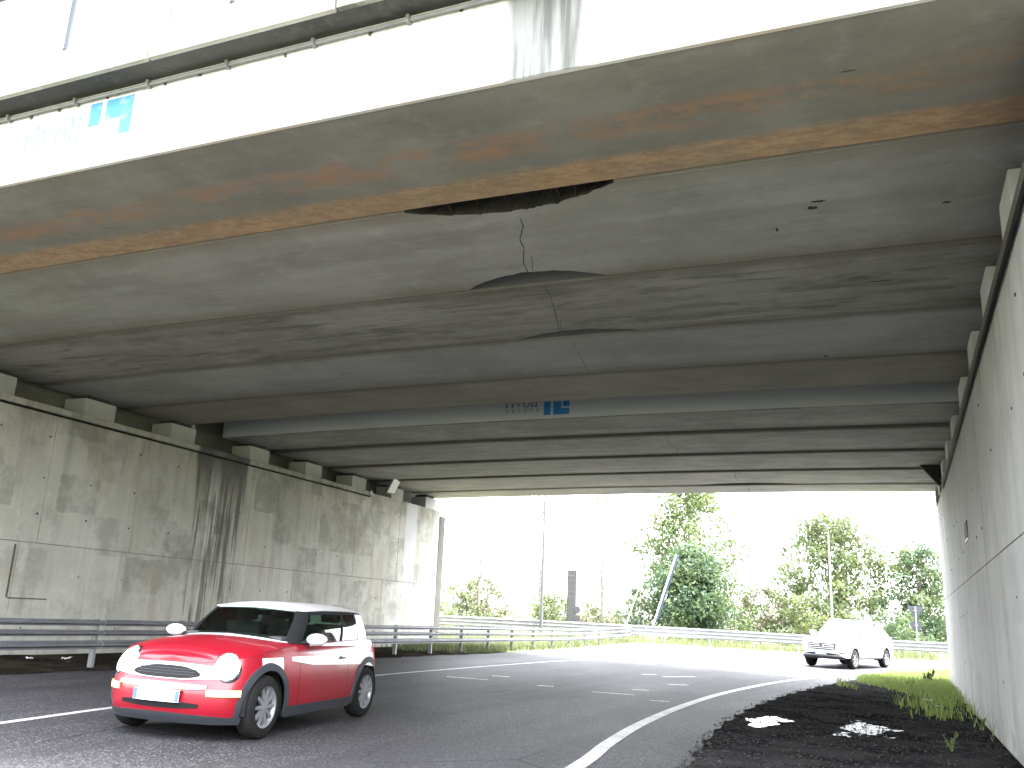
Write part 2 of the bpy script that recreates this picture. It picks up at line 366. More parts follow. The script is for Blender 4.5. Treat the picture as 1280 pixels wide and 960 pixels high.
nt = NT('road_paint'); n1 = nt.noise(22, 5, .75); n2 = nt.noise(1.5, 5, .6)
c = nt.mix(nt.math('MULTIPLY', nt.rng(n1, .50, .64), 1.0), (.40, .40, .40), (.06, .06, .06)); c = nt.mix(nt.math('MULTIPLY', nt.rng(n2, .45, .7), .6), c, (.19, .19, .19))
nt.set(Base_Color=c, Roughness=.55); nt.bump(n1, .12, .004); MT['paint'] = nt.m

nt = NT('worn_paint'); n1 = nt.noise(14, 5, .75)
c = nt.mix(nt.rng(n1, .46, .60), (.36, .36, .36), (.07, .07, .07)); nt.set(Base_Color=c, Roughness=.48); MT['worn'] = nt.m

nt = NT('puddle_water'); nt.set(Base_Color=(.012, .012, .011), Roughness=nt.rng(nt.noise(6, 4, .6), .4, .7, .10, .40)); nt.bump(nt.noise(14, 5, .7), .35, .02); nt.b.inputs['Specular IOR Level'].default_value = .5
MT['puddle'] = nt.m
nt = NT('muddy_water'); nt.set(Base_Color=(.03, .03, .03), Roughness=nt.rng(nt.noise(9, 5, .7), .35, .65, .22, .55)); nt.bump(nt.noise(22, 5, .7), .6, .02); nt.b.inputs['Specular IOR Level'].default_value = .07; MT['film'] = nt.m

# one sheet to the horizon
gx = sorted(set([-1500, -700, -300, -120, -60, -40] + list(range(-30, 21, 2)) + [30, 60, 120, 300, 700, 1500]))
gy = sorted(set([-1500, -600, -200, -60, -20, -8] + list(range(0, 71, 3)) + [90, 120, 200, 400, 900, 2000]))
mb = MB(); mb.grid([[(x, y, G(x, y) - .03) for x in gx] for y in gy]); tag(mb.build('ground', MT['meadow'], smooth=True), 'grassy ground reaching to the horizon', kind='structure')

edge_r = [(-40, -2.1), (5, -2.0), (9.74, -2.09), (11.75, -2.32), (14.3, -2.52), (17.5, -2.59), (21.3, -2.46), (26.6, -2.02), (31.2, -1.42), (36, -.5), (40, .9), (44, 3.4), (48, 8), (52, 16), (56, 30)]
edge_l = [(-40, -13.0), (46, -13.1), (48.2, -13.6), (49.0, -23), (50.6, -12), (53.5, -4), (55, 30.0)]
ys = [-40, -25, -15, -8] + [q * .6 for q in range(-8, 80)] + [48.5]
E_R = lambda y: interp(edge_r, y)
road_ys = ys
strip('road', [(-13.05, y) for y in ys], by_y(edge_r, ys), 26, .0, MT['asphalt'])
# the road fans out beyond the underpass, in front of the far guard rail
def railB(t):   # far guard rail line, t along it
    return smooth_line([(-46, 37.2), (-34, 40.2), (-23.0, 43.6), (-16, 46.6), (-9.5, 49.9), (-3, 52.6), (3.2, 54.4), (14, 56.4), (30, 58)], 2.0)
RB = railB(0) if False else [Vector((p.x, p.y, 0)) for p in smooth_line([(-46, 37.2, 0), (-34, 40.2, 0), (-23.0, 43.6, 0), (-16, 46.6, 0), (-9.5, 49.9, 0), (-3, 52.6, 0), (3.2, 54.4, 0), (14, 56.4, 0), (30, 58, 0)], 2.0)]
near = []; far = []
for p in RB:
    if p.x < -14.2: continue
    far.append((p.x, p.y - 1.0)); near.append((p.x, 48.3 if p.x < 8 else min(48.3 + (p.x - 8) * .3, p.y - 5)))
strip('road', near, far, 10, .002, MT['asphalt'])
near = [(x, 40.5 + .0 * x) for x in range(-46, -13, 2)]
strip('gravel_apron', [(p.x, p.y - 5.5) for p in RB if p.x < -13.9], [(p.x, p.y - 1.2) for p in RB if p.x < -13.9], 6, .006, MT['pale'])
strip('gravel_apron', [(-13.7 + .35 * k, 46.8 + .12 * k) for k in range(12)], [(-14 + .42 * k, 48.6 + .16 * k) for k in range(12)], 4, .010, MT['pale'])

vy = [-12, -6] + [q * .4 for q in range(0, 78)]
vf = [-12, -6, -2] + [4 + .11 * k for k in range(244)]
rough_strip('verge', [(E_R(y) + .05 * math.sin(y * 5.1) + .05 * mnoise.noise((0, y * 4, 0)), y) for y in vf], [(XR - .004, y) for y in vf], 58, .008, MT['gravel'])
strip('verge', [(XL + .004, y) for y in vy], [(-13.0 + random.uniform(-.10, .10), y) for y in vy], 12, .008, MT['soil'], rough_z=.05)
gy2 = [30.8 + .6 * k for k in range(29)]
strip('verge', [(-22 + 0 * y, y) if y > 31.6 else (XL + .004, y) for y in gy2], [(-13.0 + random.uniform(-.1, .1), y) for y in gy2], 14, .010, MT['meadow'], rough_z=.06)

def line(name, pts, wd, mat, dz, label):
    P = smooth_line([(a, b, 0) for a, b in pts], .4); L = []; Rr = []
    for i, p in enumerate(P):
        t = (P[min(i + 1, len(P) - 1)] - P[max(i - 1, 0)]).normalized(); n = Vector((t.y, -t.x, 0)) * (wd / 2)
        L.append((p - n)[:2]); Rr.append((p + n)[:2])
    o = strip(name, L, Rr, 1, dz, mat); o['label'] = label; return o
line('edge_line', [(-2.6, 4), (-3.0, 8.88), (-3.25, 10.77), (-3.47, 13.04), (-3.62, 16.28), (-3.62, 20.07), (-3.4, 24.0), (-3.12, 26.9), (-2.71, 29.75), (-2.05, 33.5), (-1.2, 37), (0.2, 40.6), (2.6, 44.2), (6.5, 47.2)], .17, MT['paint'], .006, 'white edge line curving along the right verge')
line('edge_line', [(-8.2, 3), (-8.55, 6.5), (-8.95, 8.8), (-9.5, 12.5), (-9.93, 16.8), (-10.03, 20.3), (-10.05, 24.6), (-9.96, 28.4), (-9.14, 33.2), (-7.9, 38), (-6.0, 42.6), (-2.6, 47.0)], .11, MT['paint'], .006, 'thin white line along the far side of the carriageway')
for a, b, wd in (((-9.0, 17.93), (-8.11, 18.13), .10), ((-5.66, 17.64), (-4.87, 17.82), .09), ((-5.86, 24.4), (-5.3, 25.6), .22), ((-6.91, 17.91), (-6.60, 18.02), .10), ((-8.55, 19.31), (-8.2, 19.5), .10), ((-5.27, 19.16), (-4.95, 19.3), .10), ((-5.1, 21.6), (-4.7, 22.0), .14), ((-6.5, 24.6), (-6.2, 25.0), .16), ((-4.35, 17.0), (-4.0, 17.1), .08)):
    line('paint_remnant', [a, ((a[0] + b[0]) / 2, (a[1] + b[1]) / 2), b], wd, MT['worn'], .006, 'short worn remnant of a white road marking')

def puddle(cx, cy, rx, ry, lev, label, mat):
    """still water at one level; the gravel pokes through it"""
    mb = MB(); ring = [(cx + rx * math.cos(k * math.pi / 16), cy + ry * math.sin(k * math.pi / 16)) for k in range(32)]
    mb.add([(x, y, G(x, y) + lev) for x, y in ring] + [(cx, cy, G(cx, cy) + lev)], [(k, (k + 1) % 32, 32) for k in range(32)])
    return tag(mb.build('puddle', mat, smooth=True), label, kind='structure')
puddle(-2.06, 15.25, .42, 1.9, .0040, 'bright puddle at the edge of the asphalt', MT['puddle'])
puddle(-.66, 15.5, .60, 2.2, .0062, 'dull speckled puddle in the middle of the black verge', MT['film'])

# ------------------------------------------------------------------ the two bridge decks
GX0, GX1 = -16.82, 1.86
GL = GX1 - GX0; GM = (GX0 + GX1) / 2
def camber(X): return 0.075 * max(0, 1 - ((X - GM) / (GL / 2)) ** 2)
def bump01(X, a, b, p=1.0):
    if X <= a or X >= b: return 0.0
    t = (X - a) / (b - a); return math.sin(math.pi * t) ** p
MT['raw'] = concrete('shaded_broken_concrete', (.085, .08, .07), (.04, .038, .034), (.15, .145, .13), seed=3.3, grain=.8)  # broken faces; the shade of the openings is put into this dark colour
def girder(parent, y0, y1, mat, near=None, far=None, h=.94, z0=5.75):
    wd = y1 - y0; mb = MB(); rows = []; xs = [GX0 + GL * i / 70 for i in range(71)]
    for fn in (near, far):
        if fn:
            a, b = fn[0], fn[1]; xs += [a + (b - a) * k / 48 for k in range(49)]
    xs = sorted(set(round(q, 4) for q in xs)); flags = []
    rn = random.Random(int(y0 * 100))
    for X in xs:
        k = camber(X); ny = nz = .025; fy = fz = .025; sp = [0, 0]
        if near:
            q = q0 = bump01(X, near[0], near[1], near[4]); j = 1 + .22 * mnoise.noise((X * 6, 1, 0)) + .10 * mnoise.noise((X * 21, 4, 0))
            ny = max(ny, near[2] * q * j); nz = max(nz, near[3] * q ** .4); sp[0] = q > .02
        if far:
            q = bump01(X, far[0], far[1], far[4]); j = 1 + .10 * mnoise.noise((X * 6, y0, 0))
            fy = max(fy, far[2] * q * j); fz = max(fz, far[3] * q * j); sp[1] = q > .02
        nm = (ny * .55, nz * .45) if not sp[0] else (ny + .42 * min(1, q0 * 3), nz * .90)
        fm = (fy * .55, fz * .45)
        prof = [(0, h), (0, nz), nm, (ny, 0), (wd * .33, 0), (wd * .66, 0), (wd - fy, 0), (wd - fm[0], fm[1]), (wd, fz), (wd, h)]
        rows.append([(X - GM, p[0], p[1] + k) for p in prof]); flags.append(sp)
    m = 10
    for i in range(len(rows) - 1):
        o = len(mb.v); mb.v += rows[i] + rows[i + 1]
        for j in range(m):
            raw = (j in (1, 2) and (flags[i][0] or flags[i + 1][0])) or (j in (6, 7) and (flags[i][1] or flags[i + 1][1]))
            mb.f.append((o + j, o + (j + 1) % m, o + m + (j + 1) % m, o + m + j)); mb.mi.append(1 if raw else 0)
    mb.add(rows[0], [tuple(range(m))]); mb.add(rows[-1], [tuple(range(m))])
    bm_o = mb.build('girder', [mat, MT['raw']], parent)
    bm = bmesh.new(); bm.from_mesh(bm_o.data); bmesh.ops.remove_doubles(bm, verts=bm.verts, dist=.0005); bmesh.ops.recalc_face_normals(bm, faces=bm.faces); bm.to_mesh(bm_o.data); bm.free()
    bm_o.location = (GM, y0, z0)
    return bm_o
def crack(g, pts, y0, wd):
    """thin dark fissure on the underside of girder g; pts are world x, y"""
    P = []
    for (a, b) in zip(pts[:-1], pts[1:]):
        for k in range(6):
            t = k / 6; P.append((a[0] + (b[0] - a[0]) * t + random.uniform(-.007, .007), a[1] + (b[1] - a[1]) * t))
    P.append(pts[-1]); L = []; Q = []
    for i, (x, y) in enumerate(P):
        ww = wd * random.uniform(.5, 1.2) * (.35 if i in (0, len(P) - 1) else 1)
        L.append((x - ww / 2 - GM, y - y0, camber(x) - .0025)); Q.append((x + ww / 2 - GM, y - y0, camber(x) - .0025))
    return MB().grid([L, Q]).build('crack', MT['crack'], g)

near_deck = thing('overpass_deck', 'nearer concrete overpass deck with rust-stained first girder and broken edges', 'bridge', (0, 0, 0), 'overpass decks')
far_deck = thing('overpass_deck', 'farther concrete overpass deck with blue logo on its first girder', 'bridge', (0, 0, 0), 'overpass decks')
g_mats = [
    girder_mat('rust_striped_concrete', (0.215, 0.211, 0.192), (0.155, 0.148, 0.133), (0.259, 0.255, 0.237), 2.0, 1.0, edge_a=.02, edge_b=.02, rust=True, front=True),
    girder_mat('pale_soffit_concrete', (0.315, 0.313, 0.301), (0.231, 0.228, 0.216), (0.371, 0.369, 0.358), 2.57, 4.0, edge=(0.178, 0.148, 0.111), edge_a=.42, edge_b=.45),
    girder_mat('streaked_soffit_concrete', (0.30, 0.292, 0.277), (0.21, 0.20, 0.187), (0.36, 0.35, 0.337), 2.35, 9.0, face_tone=(.085, .085, .09), edge=(0.126, 0.104, 0.081), edge_a=.3, edge_b=.3, streaks=.75),  # near face in the gap set to a dark flat grey
    girder_mat('bluish_soffit_concrete', (0.340, 0.337, 0.339), (0.260, 0.259, 0.255), (0.397, 0.394, 0.398), 2.22, 13.0, face_tone=(.085, .085, .09), edge=(0.126, 0.111, 0.096), edge_a=.2, edge_b=.5),  # near face likewise a dark flat grey
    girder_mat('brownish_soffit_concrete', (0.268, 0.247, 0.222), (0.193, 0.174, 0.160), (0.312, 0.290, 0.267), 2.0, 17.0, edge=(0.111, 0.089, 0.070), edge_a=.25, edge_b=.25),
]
face_mat = girder_mat('bluish_faced_concrete', (0.389, 0.376, 0.371), (0.271, 0.266, 0.262), (0.466, 0.453, 0.453), 1.9, 41.0, edge=(0.111, 0.100, 0.089), edge_a=.02, edge_b=.35, streaks=.25, face_tone=(.33, .35, .37))  # near face set to one even bluish grey
far_mats = [girder_mat('far_soffit_concrete', (0.389, 0.376, 0.371), (0.271, 0.266, 0.262), (0.466, 0.453, 0.453), 2.5, 23.0 + 5, edge=(0.111, 0.100, 0.089), edge_a=.3, edge_b=.35, streaks=.25)]
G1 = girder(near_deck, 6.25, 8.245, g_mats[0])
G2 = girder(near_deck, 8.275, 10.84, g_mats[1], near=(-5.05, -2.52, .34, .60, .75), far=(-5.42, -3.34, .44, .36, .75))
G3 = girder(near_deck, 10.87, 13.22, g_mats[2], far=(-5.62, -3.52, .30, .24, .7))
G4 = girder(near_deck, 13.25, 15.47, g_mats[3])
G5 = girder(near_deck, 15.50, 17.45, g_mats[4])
G6 = girder(far_deck, 19.05, 20.95, face_mat)
G7 = girder(far_deck, 21.33, 23.86, far_mats[0]); girder(far_deck, 24.20, 26.66, far_mats[0])
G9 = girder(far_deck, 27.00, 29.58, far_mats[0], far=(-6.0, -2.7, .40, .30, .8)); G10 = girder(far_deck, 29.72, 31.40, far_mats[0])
crack(G2, [(-3.80, 8.80), (-3.86, 9.05), (-4.05, 9.4), (-4.09, 9.65), (-4.28, 10.1), (-4.36, 10.48)], 8.275, .017)
crack(G2, [(-4.07, 9.86), (-4.20, 10.2), (-4.31, 10.5)], 8.275, .011)
crack(G3, [(-4.30, 10.95), (-4.38, 11.4), (-4.62, 12.3), (-4.80, 12.95)], 10.87, .011)
crack(G3, [(-4.58, 12.35), (-4.70, 12.7), (-4.76, 12.97)], 10.87, .010)
crack(G4, [(-4.79, 13.5), (-4.97, 14.59), (-5.12, 15.4)], 13.25, .010)
crack(G7, [(-5.09, 21.44), (-5.2, 22.3), (-5.16, 23.0), (-5.3, 23.7)], 21.33, .012); crack(G9, [(-4.34, 27.05), (-4.54, 28.75)], 27.0, .012)
crack(G10, [(-4.45, 29.8), (-4.40, 30.4), (-4.60, 31.3)], 29.72, .02)
# bars showing in the broken edge of the second girder
for X, dx in ((-4.62, .05), (-4.15, -.04), (-3.88, .02), (-3.30, .06), (-2.95, -.05)):
    MB().tube([(X - GM, .05, .42), (X + dx - GM, .12, .20), (X + dx * 1.6 - GM, .27, .10)], .0045, 5).build('rebar', MT['rebar'], G2, smooth=True)
MB().tube([(-4.9 - GM, .10, .30), (-3.8 - GM, .10, .36), (-2.8 - GM, .10, .30)], .009, 5).build('rebar', MT['rebar'], G2, smooth=True)
# patches knocked out of soffits: small scars
def scar(g, x, y, y0, sx, sy):
    rn = random.Random(int(x * 997 + y * 31)); ring = []
    for k in range(10):
        a = k * math.pi / 5; r = rn.uniform(.6, 1.25); ring.append((x - GM + sx * r * math.cos(a), y - y0 + sy * r * math.sin(a), camber(x) - .002))
    MB().add(ring, [tuple(range(10))]).build('scar', MT['crack'], g)
for (g, x, y, y0, sx, sy) in ((G2, -.55, 9.35, 8.275, .10, .03), (G2, -.62, 9.5, 8.275, .05, .05), (G2, -1.05, 9.98, 8.275, .02, .06), (G2, .72, 9.75, 8.275, .05, .03), (G1, -.12, 6.98, 6.25, .06, .012), (G4, -.9, 15.3, 13.25, .03, .06), (G3, .0, 11.95, 10.87, .22, .015)):
    scar(g, x, y, y0, sx, sy)

deck_c = concrete('deck_concrete', (.40, .395, .37), (.28, .275, .25), (.48, .475, .45), seed=31)
dark_c = concrete('dark_cornice_concrete', (.055, .055, .05), (.03, .03, .028), (.10, .10, .095), seed=41)  # cornice concrete, much darker than the rest of the deck
fascia_c = concrete('fascia_concrete', (.42, .415, .38), (.27, .26, .21), (.52, .515, .49), lambda nt, c: nt.mix(nt.math('MULTIPLY', nt.math('MULTIPLY', nt.rng(nt.rand(), .3, .8), nt.rng(nt.noise(1.6, 6, .65, sc=(1, 1, .4)), .36, .6)), .85), c, (.045, .044, .036)), seed=37)
MB().box((GX0 - .9, 6.28, 6.70), (GX1 + .9, 17.45, 7.06)).build('deck_slab', deck_c, near_deck)
MB().box((GX0 - .9, 19.08, 6.70), (GX1 + .9, 31.37, 7.06)).build('deck_slab', deck_c, far_deck)
MB().box((GX0, 5.962, 6.745), (GX1, 6.279, 7.0)).build('cornice', dark_c, near_deck)
MB().box((GX0 - .9, 17.451, 6.745), (GX1 + .9, 18.31, 7.10)).build('cornice', deck_c, near_deck)
MB().box((GX0 - .9, 18.35, 6.745), (GX1 + .9, 19.079, 7.10)).build('cornice', deck_c, far_deck)
MB().box((GX0, 31.371, 6.73), (GX1, 31.7, 7.1)).build('cornice', deck_c, far_deck)
def fascia(x0, x1):
    MB().box((x0 + .014, 5.90, 6.735), (x1 - .014, 5.96, 7.11), bev=.008).build('fascia_panel', fascia_c, near_deck)
xj = -9.12 - 2.3 * 3
while xj < GX1: fascia(xj, min(xj + 2.3, GX1)); xj += 2.3
MB().box((GX0, 5.925, 7.111), (GX1, 6.30, 7.15)).build('kerb', fascia_c, near_deck)
# conduit under the cornice with its clips
MB().tube([(GX0, 6.215, 6.675), (GX1, 6.215, 6.675)], .020, 10).build('conduit', MT['galv_dark'], near_deck, smooth=True, angle=40)
for k in range(16):
    X = -14.5 + 1.06 * k
    MB().box((X - .018, 6.175, 6.64), (X + .018, 6.249, 6.715), bev=.006).build('pipe_clip', MT['galv_dark'], near_deck)
for px, py in ((40, 147), (75, 137), (135, 122), (207, 105), (250, 92), (357, 70), (463, 42), (577, 12), (-90, 178)):
    d = ray(px, py); t = 6.25 / d[1]; X, Zz = d[0] * t, H + d[2] * t
    s = random.uniform(.018, .032); ring = [(X + s * random.uniform(.7, 1.3) * math.cos(a * math.pi / 4), s * 1.3 * random.uniform(.7, 1.3) * math.sin(a * math.pi / 4) + Zz) for a in range(8)]
    MB().prism(ring, 1, 6.242, 6.249).build('rusted_stub', MT['stub'], near_deck)
# railing on the edge of the near deck
rail_t = thing('railing', 'grey steel railing with posts on the near edge of the overpass', 'railing', (0, 5.94, 7.15))
def railing_post(X, r=.035, z1=1.32): MB().tube([(X, .02, -.0), (X, .02, z1)], r, 8).add([], []).build('post', MT['rail'], rail_t, smooth=True, angle=50)
for k in range(-2, 5): railing_post(-8.10 + 2.3 * k, .052)
for zz, rr in ((1.0, .022), (1.31, .022)): MB().tube([(GX0, .02, zz), (GX1, .02, zz)], rr, 8).build('handrail', MT['rail'], rail_t, smooth=True, angle=50)
for k in range(-2, 5): MB().box((-8.18 + 2.3 * k, -.01, -.0), (-8.02 + 2.3 * k, .10, .012)).build('base_plate', MT['galv'], rail_t)
MB().tube([(-6.62, .0, .0), (-6.64, .0, 1.1)], .016, 6).build('stay', MT['galv'], rail_t, smooth=True)

# ---- lettering and emblem
def letters(mb, x, z, s, gl, mirror=1):
    """serif small letters on the plane y = 0; s is x-height"""
    st = .20 * s; se = .07 * s
    def bar(x0, z0, x1, z1): mb.add([(x0, 0, z0), (x1, 0, z0), (x1, 0, z1), (x0, 0, z1)], [(0, 1, 2, 3)])
    for ch in gl:
        if ch in 'ril':
            hgt = s if ch in 'ri' else 1.5 * s
            bar(x + .10 * s, z + se, x + .10 * s + st, z + hgt); bar(x, z, x + .40 * s, z + se); bar(x, z + hgt - se, x + .095 * s, z + hgt)
            if ch == 'i': bar(x + .09 * s, z + 1.2 * s, x + .09 * s + st * 1.05, z + 1.42 * s)
            if ch == 'r':
                mb.add([(x + .31 * s, 0, z + .72 * s), (x + .45 * s, 0, z + .98 * s), (x + .66 * s, 0, z + 1.0 * s), (x + .70 * s, 0, z + .80 * s), (x + .52 * s, 0, z + .82 * s), (x + .36 * s, 0, z + .62 * s)], [(0, 1, 4, 5), (1, 2, 3, 4)])
            x += (.78 if ch == 'r' else .52) * s
        elif ch == 'v':
            mb.add([(x + .06 * s, 0, z + s), (x + .28 * s, 0, z + s), (x + .52 * s, 0, z + .22 * s), (x + .44 * s, 0, z)], [(0, 1, 2, 3)])
            mb.add([(x + .74 * s, 0, z + s), (x + .84 * s, 0, z + s), (x + .50 * s, 0, z - .01 * s), (x + .525 * s, 0, z + .225 * s)], [(0, 1, 2, 3)])
            bar(x, z + 1.003 * s, x + .36 * s, z + 1.07 * s); bar(x + .66 * s, z + 1.003 * s, x + .95 * s, z + 1.07 * s); x += 1.0 * s
        elif ch == 'o':
            cx, cz = x + .47 * s, z + .5 * s; A = []; B = []
            for k in range(25):
                a = 2 * math.pi * k / 24; A.append((cx + .46 * s * math.cos(a), 0, cz + .53 * s * math.sin(a))); B.append((cx + .26 * s * math.cos(a), 0, cz + .43 * s * math.sin(a)))
            mb.grid([A, B]); x += 1.02 * s
    return x
def flat_text(body, size, x, z, name, mat, parent, y, spacing=1.0, width=None):
    cu = bpy.data.curves.new(name, 'FONT'); cu.body = body; cu.size = size; cu.space_character = spacing
    tmp = bpy.data.objects.new(name, cu); COL.objects.link(tmp); dg = bpy.context.evaluated_depsgraph_get()
    me = bpy.data.meshes.new_from_object(tmp.evaluated_get(dg)); bpy.data.objects.remove(tmp)
    me.materials.clear(); me.materials.append(mat); ks = 1.0
    if width: ks = width / max(q.co.x for q in me.vertices)
    for q in me.vertices: q.co = Vector((x + q.co.x * ks, 0, z + q.co.y))
    o = bpy.data.objects.new(name, me); COL.objects.link(o); o.parent = parent; o.location = (0, y, 0); return o
def emblem(parent, y, x0, zb, mats, xl, xs, names):
    """bar plus interlocked L and 7, foot of the emblem at zb, left edge of the bar at x0"""
    mL, mP = mats
    def pl(poly, nm, m): MB().add([(a, y, b) for a, b in poly], [tuple(range(len(poly)))]).build(nm, m, parent)
    h = .64
    pl([(x0, zb), (x0 + .17, zb), (x0 + .17, zb + h * .52), (x0, zb + h * .52)], 'emblem', mL)
    pl([(x0, zb + h * .56), (x0 + .17, zb + h * .56), (x0 + .17, zb + h), (x0, zb + h)], 'emblem', mP)
    a = x0 + .235; b = a + .40
    pl([(a, zb), (b, zb), (b, zb + .15), (a + .20, zb + .15), (a + .20, zb + .33), (a, zb + .33)], 'emblem', mL)
    pl([(a, zb + .40), (a + .24, zb + .40), (a + .24, zb + .19), (b, zb + .19), (b, zb + h), (a, zb + h)], 'emblem', mP)
def fade(name, col, under, keep):
    nt = NT(name); n = nt.noise(7, 6, .7); f = nt.rng(n, .62 - .3 * keep, .78 - .3 * keep)
    nt.set(Base_Color=nt.mix(f, col, under), Roughness=.85); return nt.m
blue = fade('blue_logo_paint', (.012, .13, .36), (.02, .16, .36), .6); navy = fade('dark_blue_lettering', (.03, .08, .17), (.16, .18, .2), .5)
cyan = fade('faded_cyan_paint', (.06, .22, .34), (.16, .30, .36), .4); pale = fade('washed_out_cyan_paint', (.14, .27, .27), (.42, .46, .45), .35); pale2 = fade('nearly_gone_cyan_paint', (.24, .31, .33), (.50, .52, .52), .2)
def word(gl, s, x0, y, z, kx, mat, parent):
    x = 0
    for ch in gl:
        mb = MB(); x1 = letters(mb, 0, 0, s, ch); o = mb.build('letter', mat, parent); o.location = (x0 + x * kx, y, z); o.scale = (kx, 1, 1); x += x1
def small_word(gl, size, x0, z, mat, parent, y, width):
    for i, ch in enumerate(gl): flat_text(ch, size, x0 + width * i / len(gl), z, 'letter', mat, parent, y)
word('rivoli', .21, -8.40, 19.045, 6.14, .94, navy, far_deck)
small_word('verona', .15, -8.38, 6.025, navy, far_deck, 19.045, .93)
emblem(far_deck, 19.045, -7.41, 5.925, (blue, blue), 0, 0, 0)
word('rivoli', .22, -8.93, 6.244, 6.20, .97, pale, near_deck)
small_word('verona', .15, -8.88, 6.05, pale2, near_deck, 6.244, .98)
emblem(near_deck, 6.244, -7.93, 5.985, (pale2, cyan), 0, 0, 0)

# ------------------------------------------------------------------ abutments
wl = wall_mat('left_wall_concrete', (.47, .462, .42), (.37, .362, .32), (.54, .532, .50), leak=[(18.55, .95)], white=[(28.75, .35)], seed=2.0, mottled=1.25)
wr = wall_mat('right_wall_concrete', (.43, .43, .415), (.34, .34, .325), (.50, .50, .485), white=[(27.5, .2)], seed=8.0, mottled=.45)
back_c = concrete('back_wall_concrete', (.22, .215, .20), (.15, .145, .135), (.26, .255, .24), seed=50)
ped_c = concrete('pedestal_concrete', (.44, .44, .43), (.36, .36, .35), (.5, .5, .49), seed=53)
PED = [(6.45, 7.3), (8.95, 9.8), (11.5, 12.36), (14.1, 14.97), (16.74, 17.6), (19.76, 20.62), (22.38, 23.23), (24.98, 25.83), (27.55, 28.38), (30.12, 30.98)]
def abutment(side, XF, mat, label, y0, y1, joints_lo, joints_hi):
    s = side            # +1: the wall stands on the +x side and faces -x
    t = thing('abutment_wall', label, 'wall', (0, 0, 0), 'abutment walls of the underpass')
    def X(d): return XF + s * d       # d metres behind the face
    def bx(mb, d0, d1, a, b, z0, z1, **k): return mb.box((min(X(d0), X(d1)), a, z0), (max(X(d0), X(d1)), b, z1), **k)
    bx(MB(), .02, 1.3, y0, y1, -.5, 5.195).build('wall_core', back_c, t)
    for (js, za, zb) in ((joints_lo, -.45, 2.385), (joints_hi, 2.40, 5.20)):
        for a, b in zip(js[:-1], js[1:]):
            d = random.uniform(-.004, .004)
            bx(MB(), d, .03, a + .006, b - .006, za, zb, bev=.006).build('wall_panel', mat, t)
    bx(MB(), 1.02, 1.4, 5.9, 31.5, 5.2, 6.69).build('back_wall', back_c, t)
    for a, b in PED:
        o = bx(MB(), -.035 if s > 0 else .22, .86, a, b, 5.2 if s < 0 else 5.216, 5.66, bev=.012).build('pedestal', ped_c, t)
        bx(MB(), .27, .78, a + .14, b - .14, 5.661, 5.748).build('bearing_pad', MT['pad'], o)
    # cable tray along the head of the wall
    yt = 25.75
    bx(MB(), -.055, -.005, y0 + .2, yt, 5.085, 5.215, bev=.006).build('cable_tray', mat if s < 0 else MT['stub'], t)
    MB().tube([(X(-.03), y0 + .2, 5.058), (X(-.03), 15, 5.052), (X(-.03), yt, 5.056)], .022, 6).build('cable', MT['black'], t, smooth=True)
    # tie holes
    mb = MB()
    for zc in (.75, 1.75, 2.95, 3.75, 4.62):
        yy = y0 + .7
        while yy < y1 - .3:
            yj = yy + random.uniform(-.05, .05); zj = zc + random.uniform(-.04, .04); r = random.uniform(.014, .024)
            if random.random() < (.72 if s < 0 else .38):
                bm_ = [(yj + r * math.cos(a * math.pi / 3), zj + r * math.sin(a * math.pi / 3)) for a in range(6)]
                mb.prism(bm_, 0, X(-.0065), X(.01))
            yy += 1.22
    mb.build('tie_hole', MT['crack'], t, kind='stuff')
    return t, bx
jl = [5.2, 7.9, 10.4, 12.9, 15.55, 18.1, 19.45, 22.0, 24.5, 27.0, 29.2, 30.93]
jh = [5.2, 8.4, 11.0, 13.3, 15.75, 17.25, 19.75, 22.6, 25.1, 27.9, 29.4, 30.93]
left_wall, bxl = abutment(-1, XL, wl, 'stained concrete abutment wall on the left with a black leak streak', 5.2, 30.93, jl, jh)
right_wall, bxr = abutment(1, XR, wr, 'clean grey concrete abutment wall on the right beside the verge', 5.2, 30.93, [5.2, 13.4, 22.3, 30.93], [5.2, 13.4, 22.3, 30.93])
wing_c = concrete('wing_wall_concrete', (.07, .065, .055), (.045, .042, .035), (.10, .093, .08), seed=61)
t = thing('wing_wall', 'narrow darker wing wall at the far end of the left abutment', 'wall', (0, 0, 0))
MB().box((XL - 1.2, 30.926, -.5), (XL + .012, 31.38, 5.02), bev=.003).build('wall_block', wing_c, t)
t = thing('wing_wall', 'wing wall at the far end of the right abutment', 'wall', (0, 0, 0))
MB().box((XR + .03, 30.932, -.5), (XR + 1.3, 31.9, 5.02), bev=.02).build('wall_block', wing_c, t)
# groove shaped like an L on the left wall, and a recess in the right wall
MB().box((XL - .002, 12.80, 1.30), (XL + .010, 12.835, 2.33)).build('groove', MT['stub'], left_wall)
MB().box((XL - .002, 12.836, 1.275), (XL + .010, 13.75, 1.30)).build('groove', MT['stub'], left_wall)
MB().box((XR - .012, 18.72, 3.10), (XR + .02, 19.42, 3.42)).build('recess', MT['dark'], right_wall)
MB().box((XR - .016, 18.68, 3.07), (XR + .01, 19.46, 3.10)).build('recess_frame', MT['pipe'], right_wall)
# earth behind the abutments carries the road over
for a, b in ((-90, XL - 1.42), (XR + 1.42, 60)):
    tag(MB().box((a, 6.0, -.6), (b, 31.4, 7.0)).build('embankment', MT['meadow']), 'earth embankment behind the abutment wall', kind='structure')

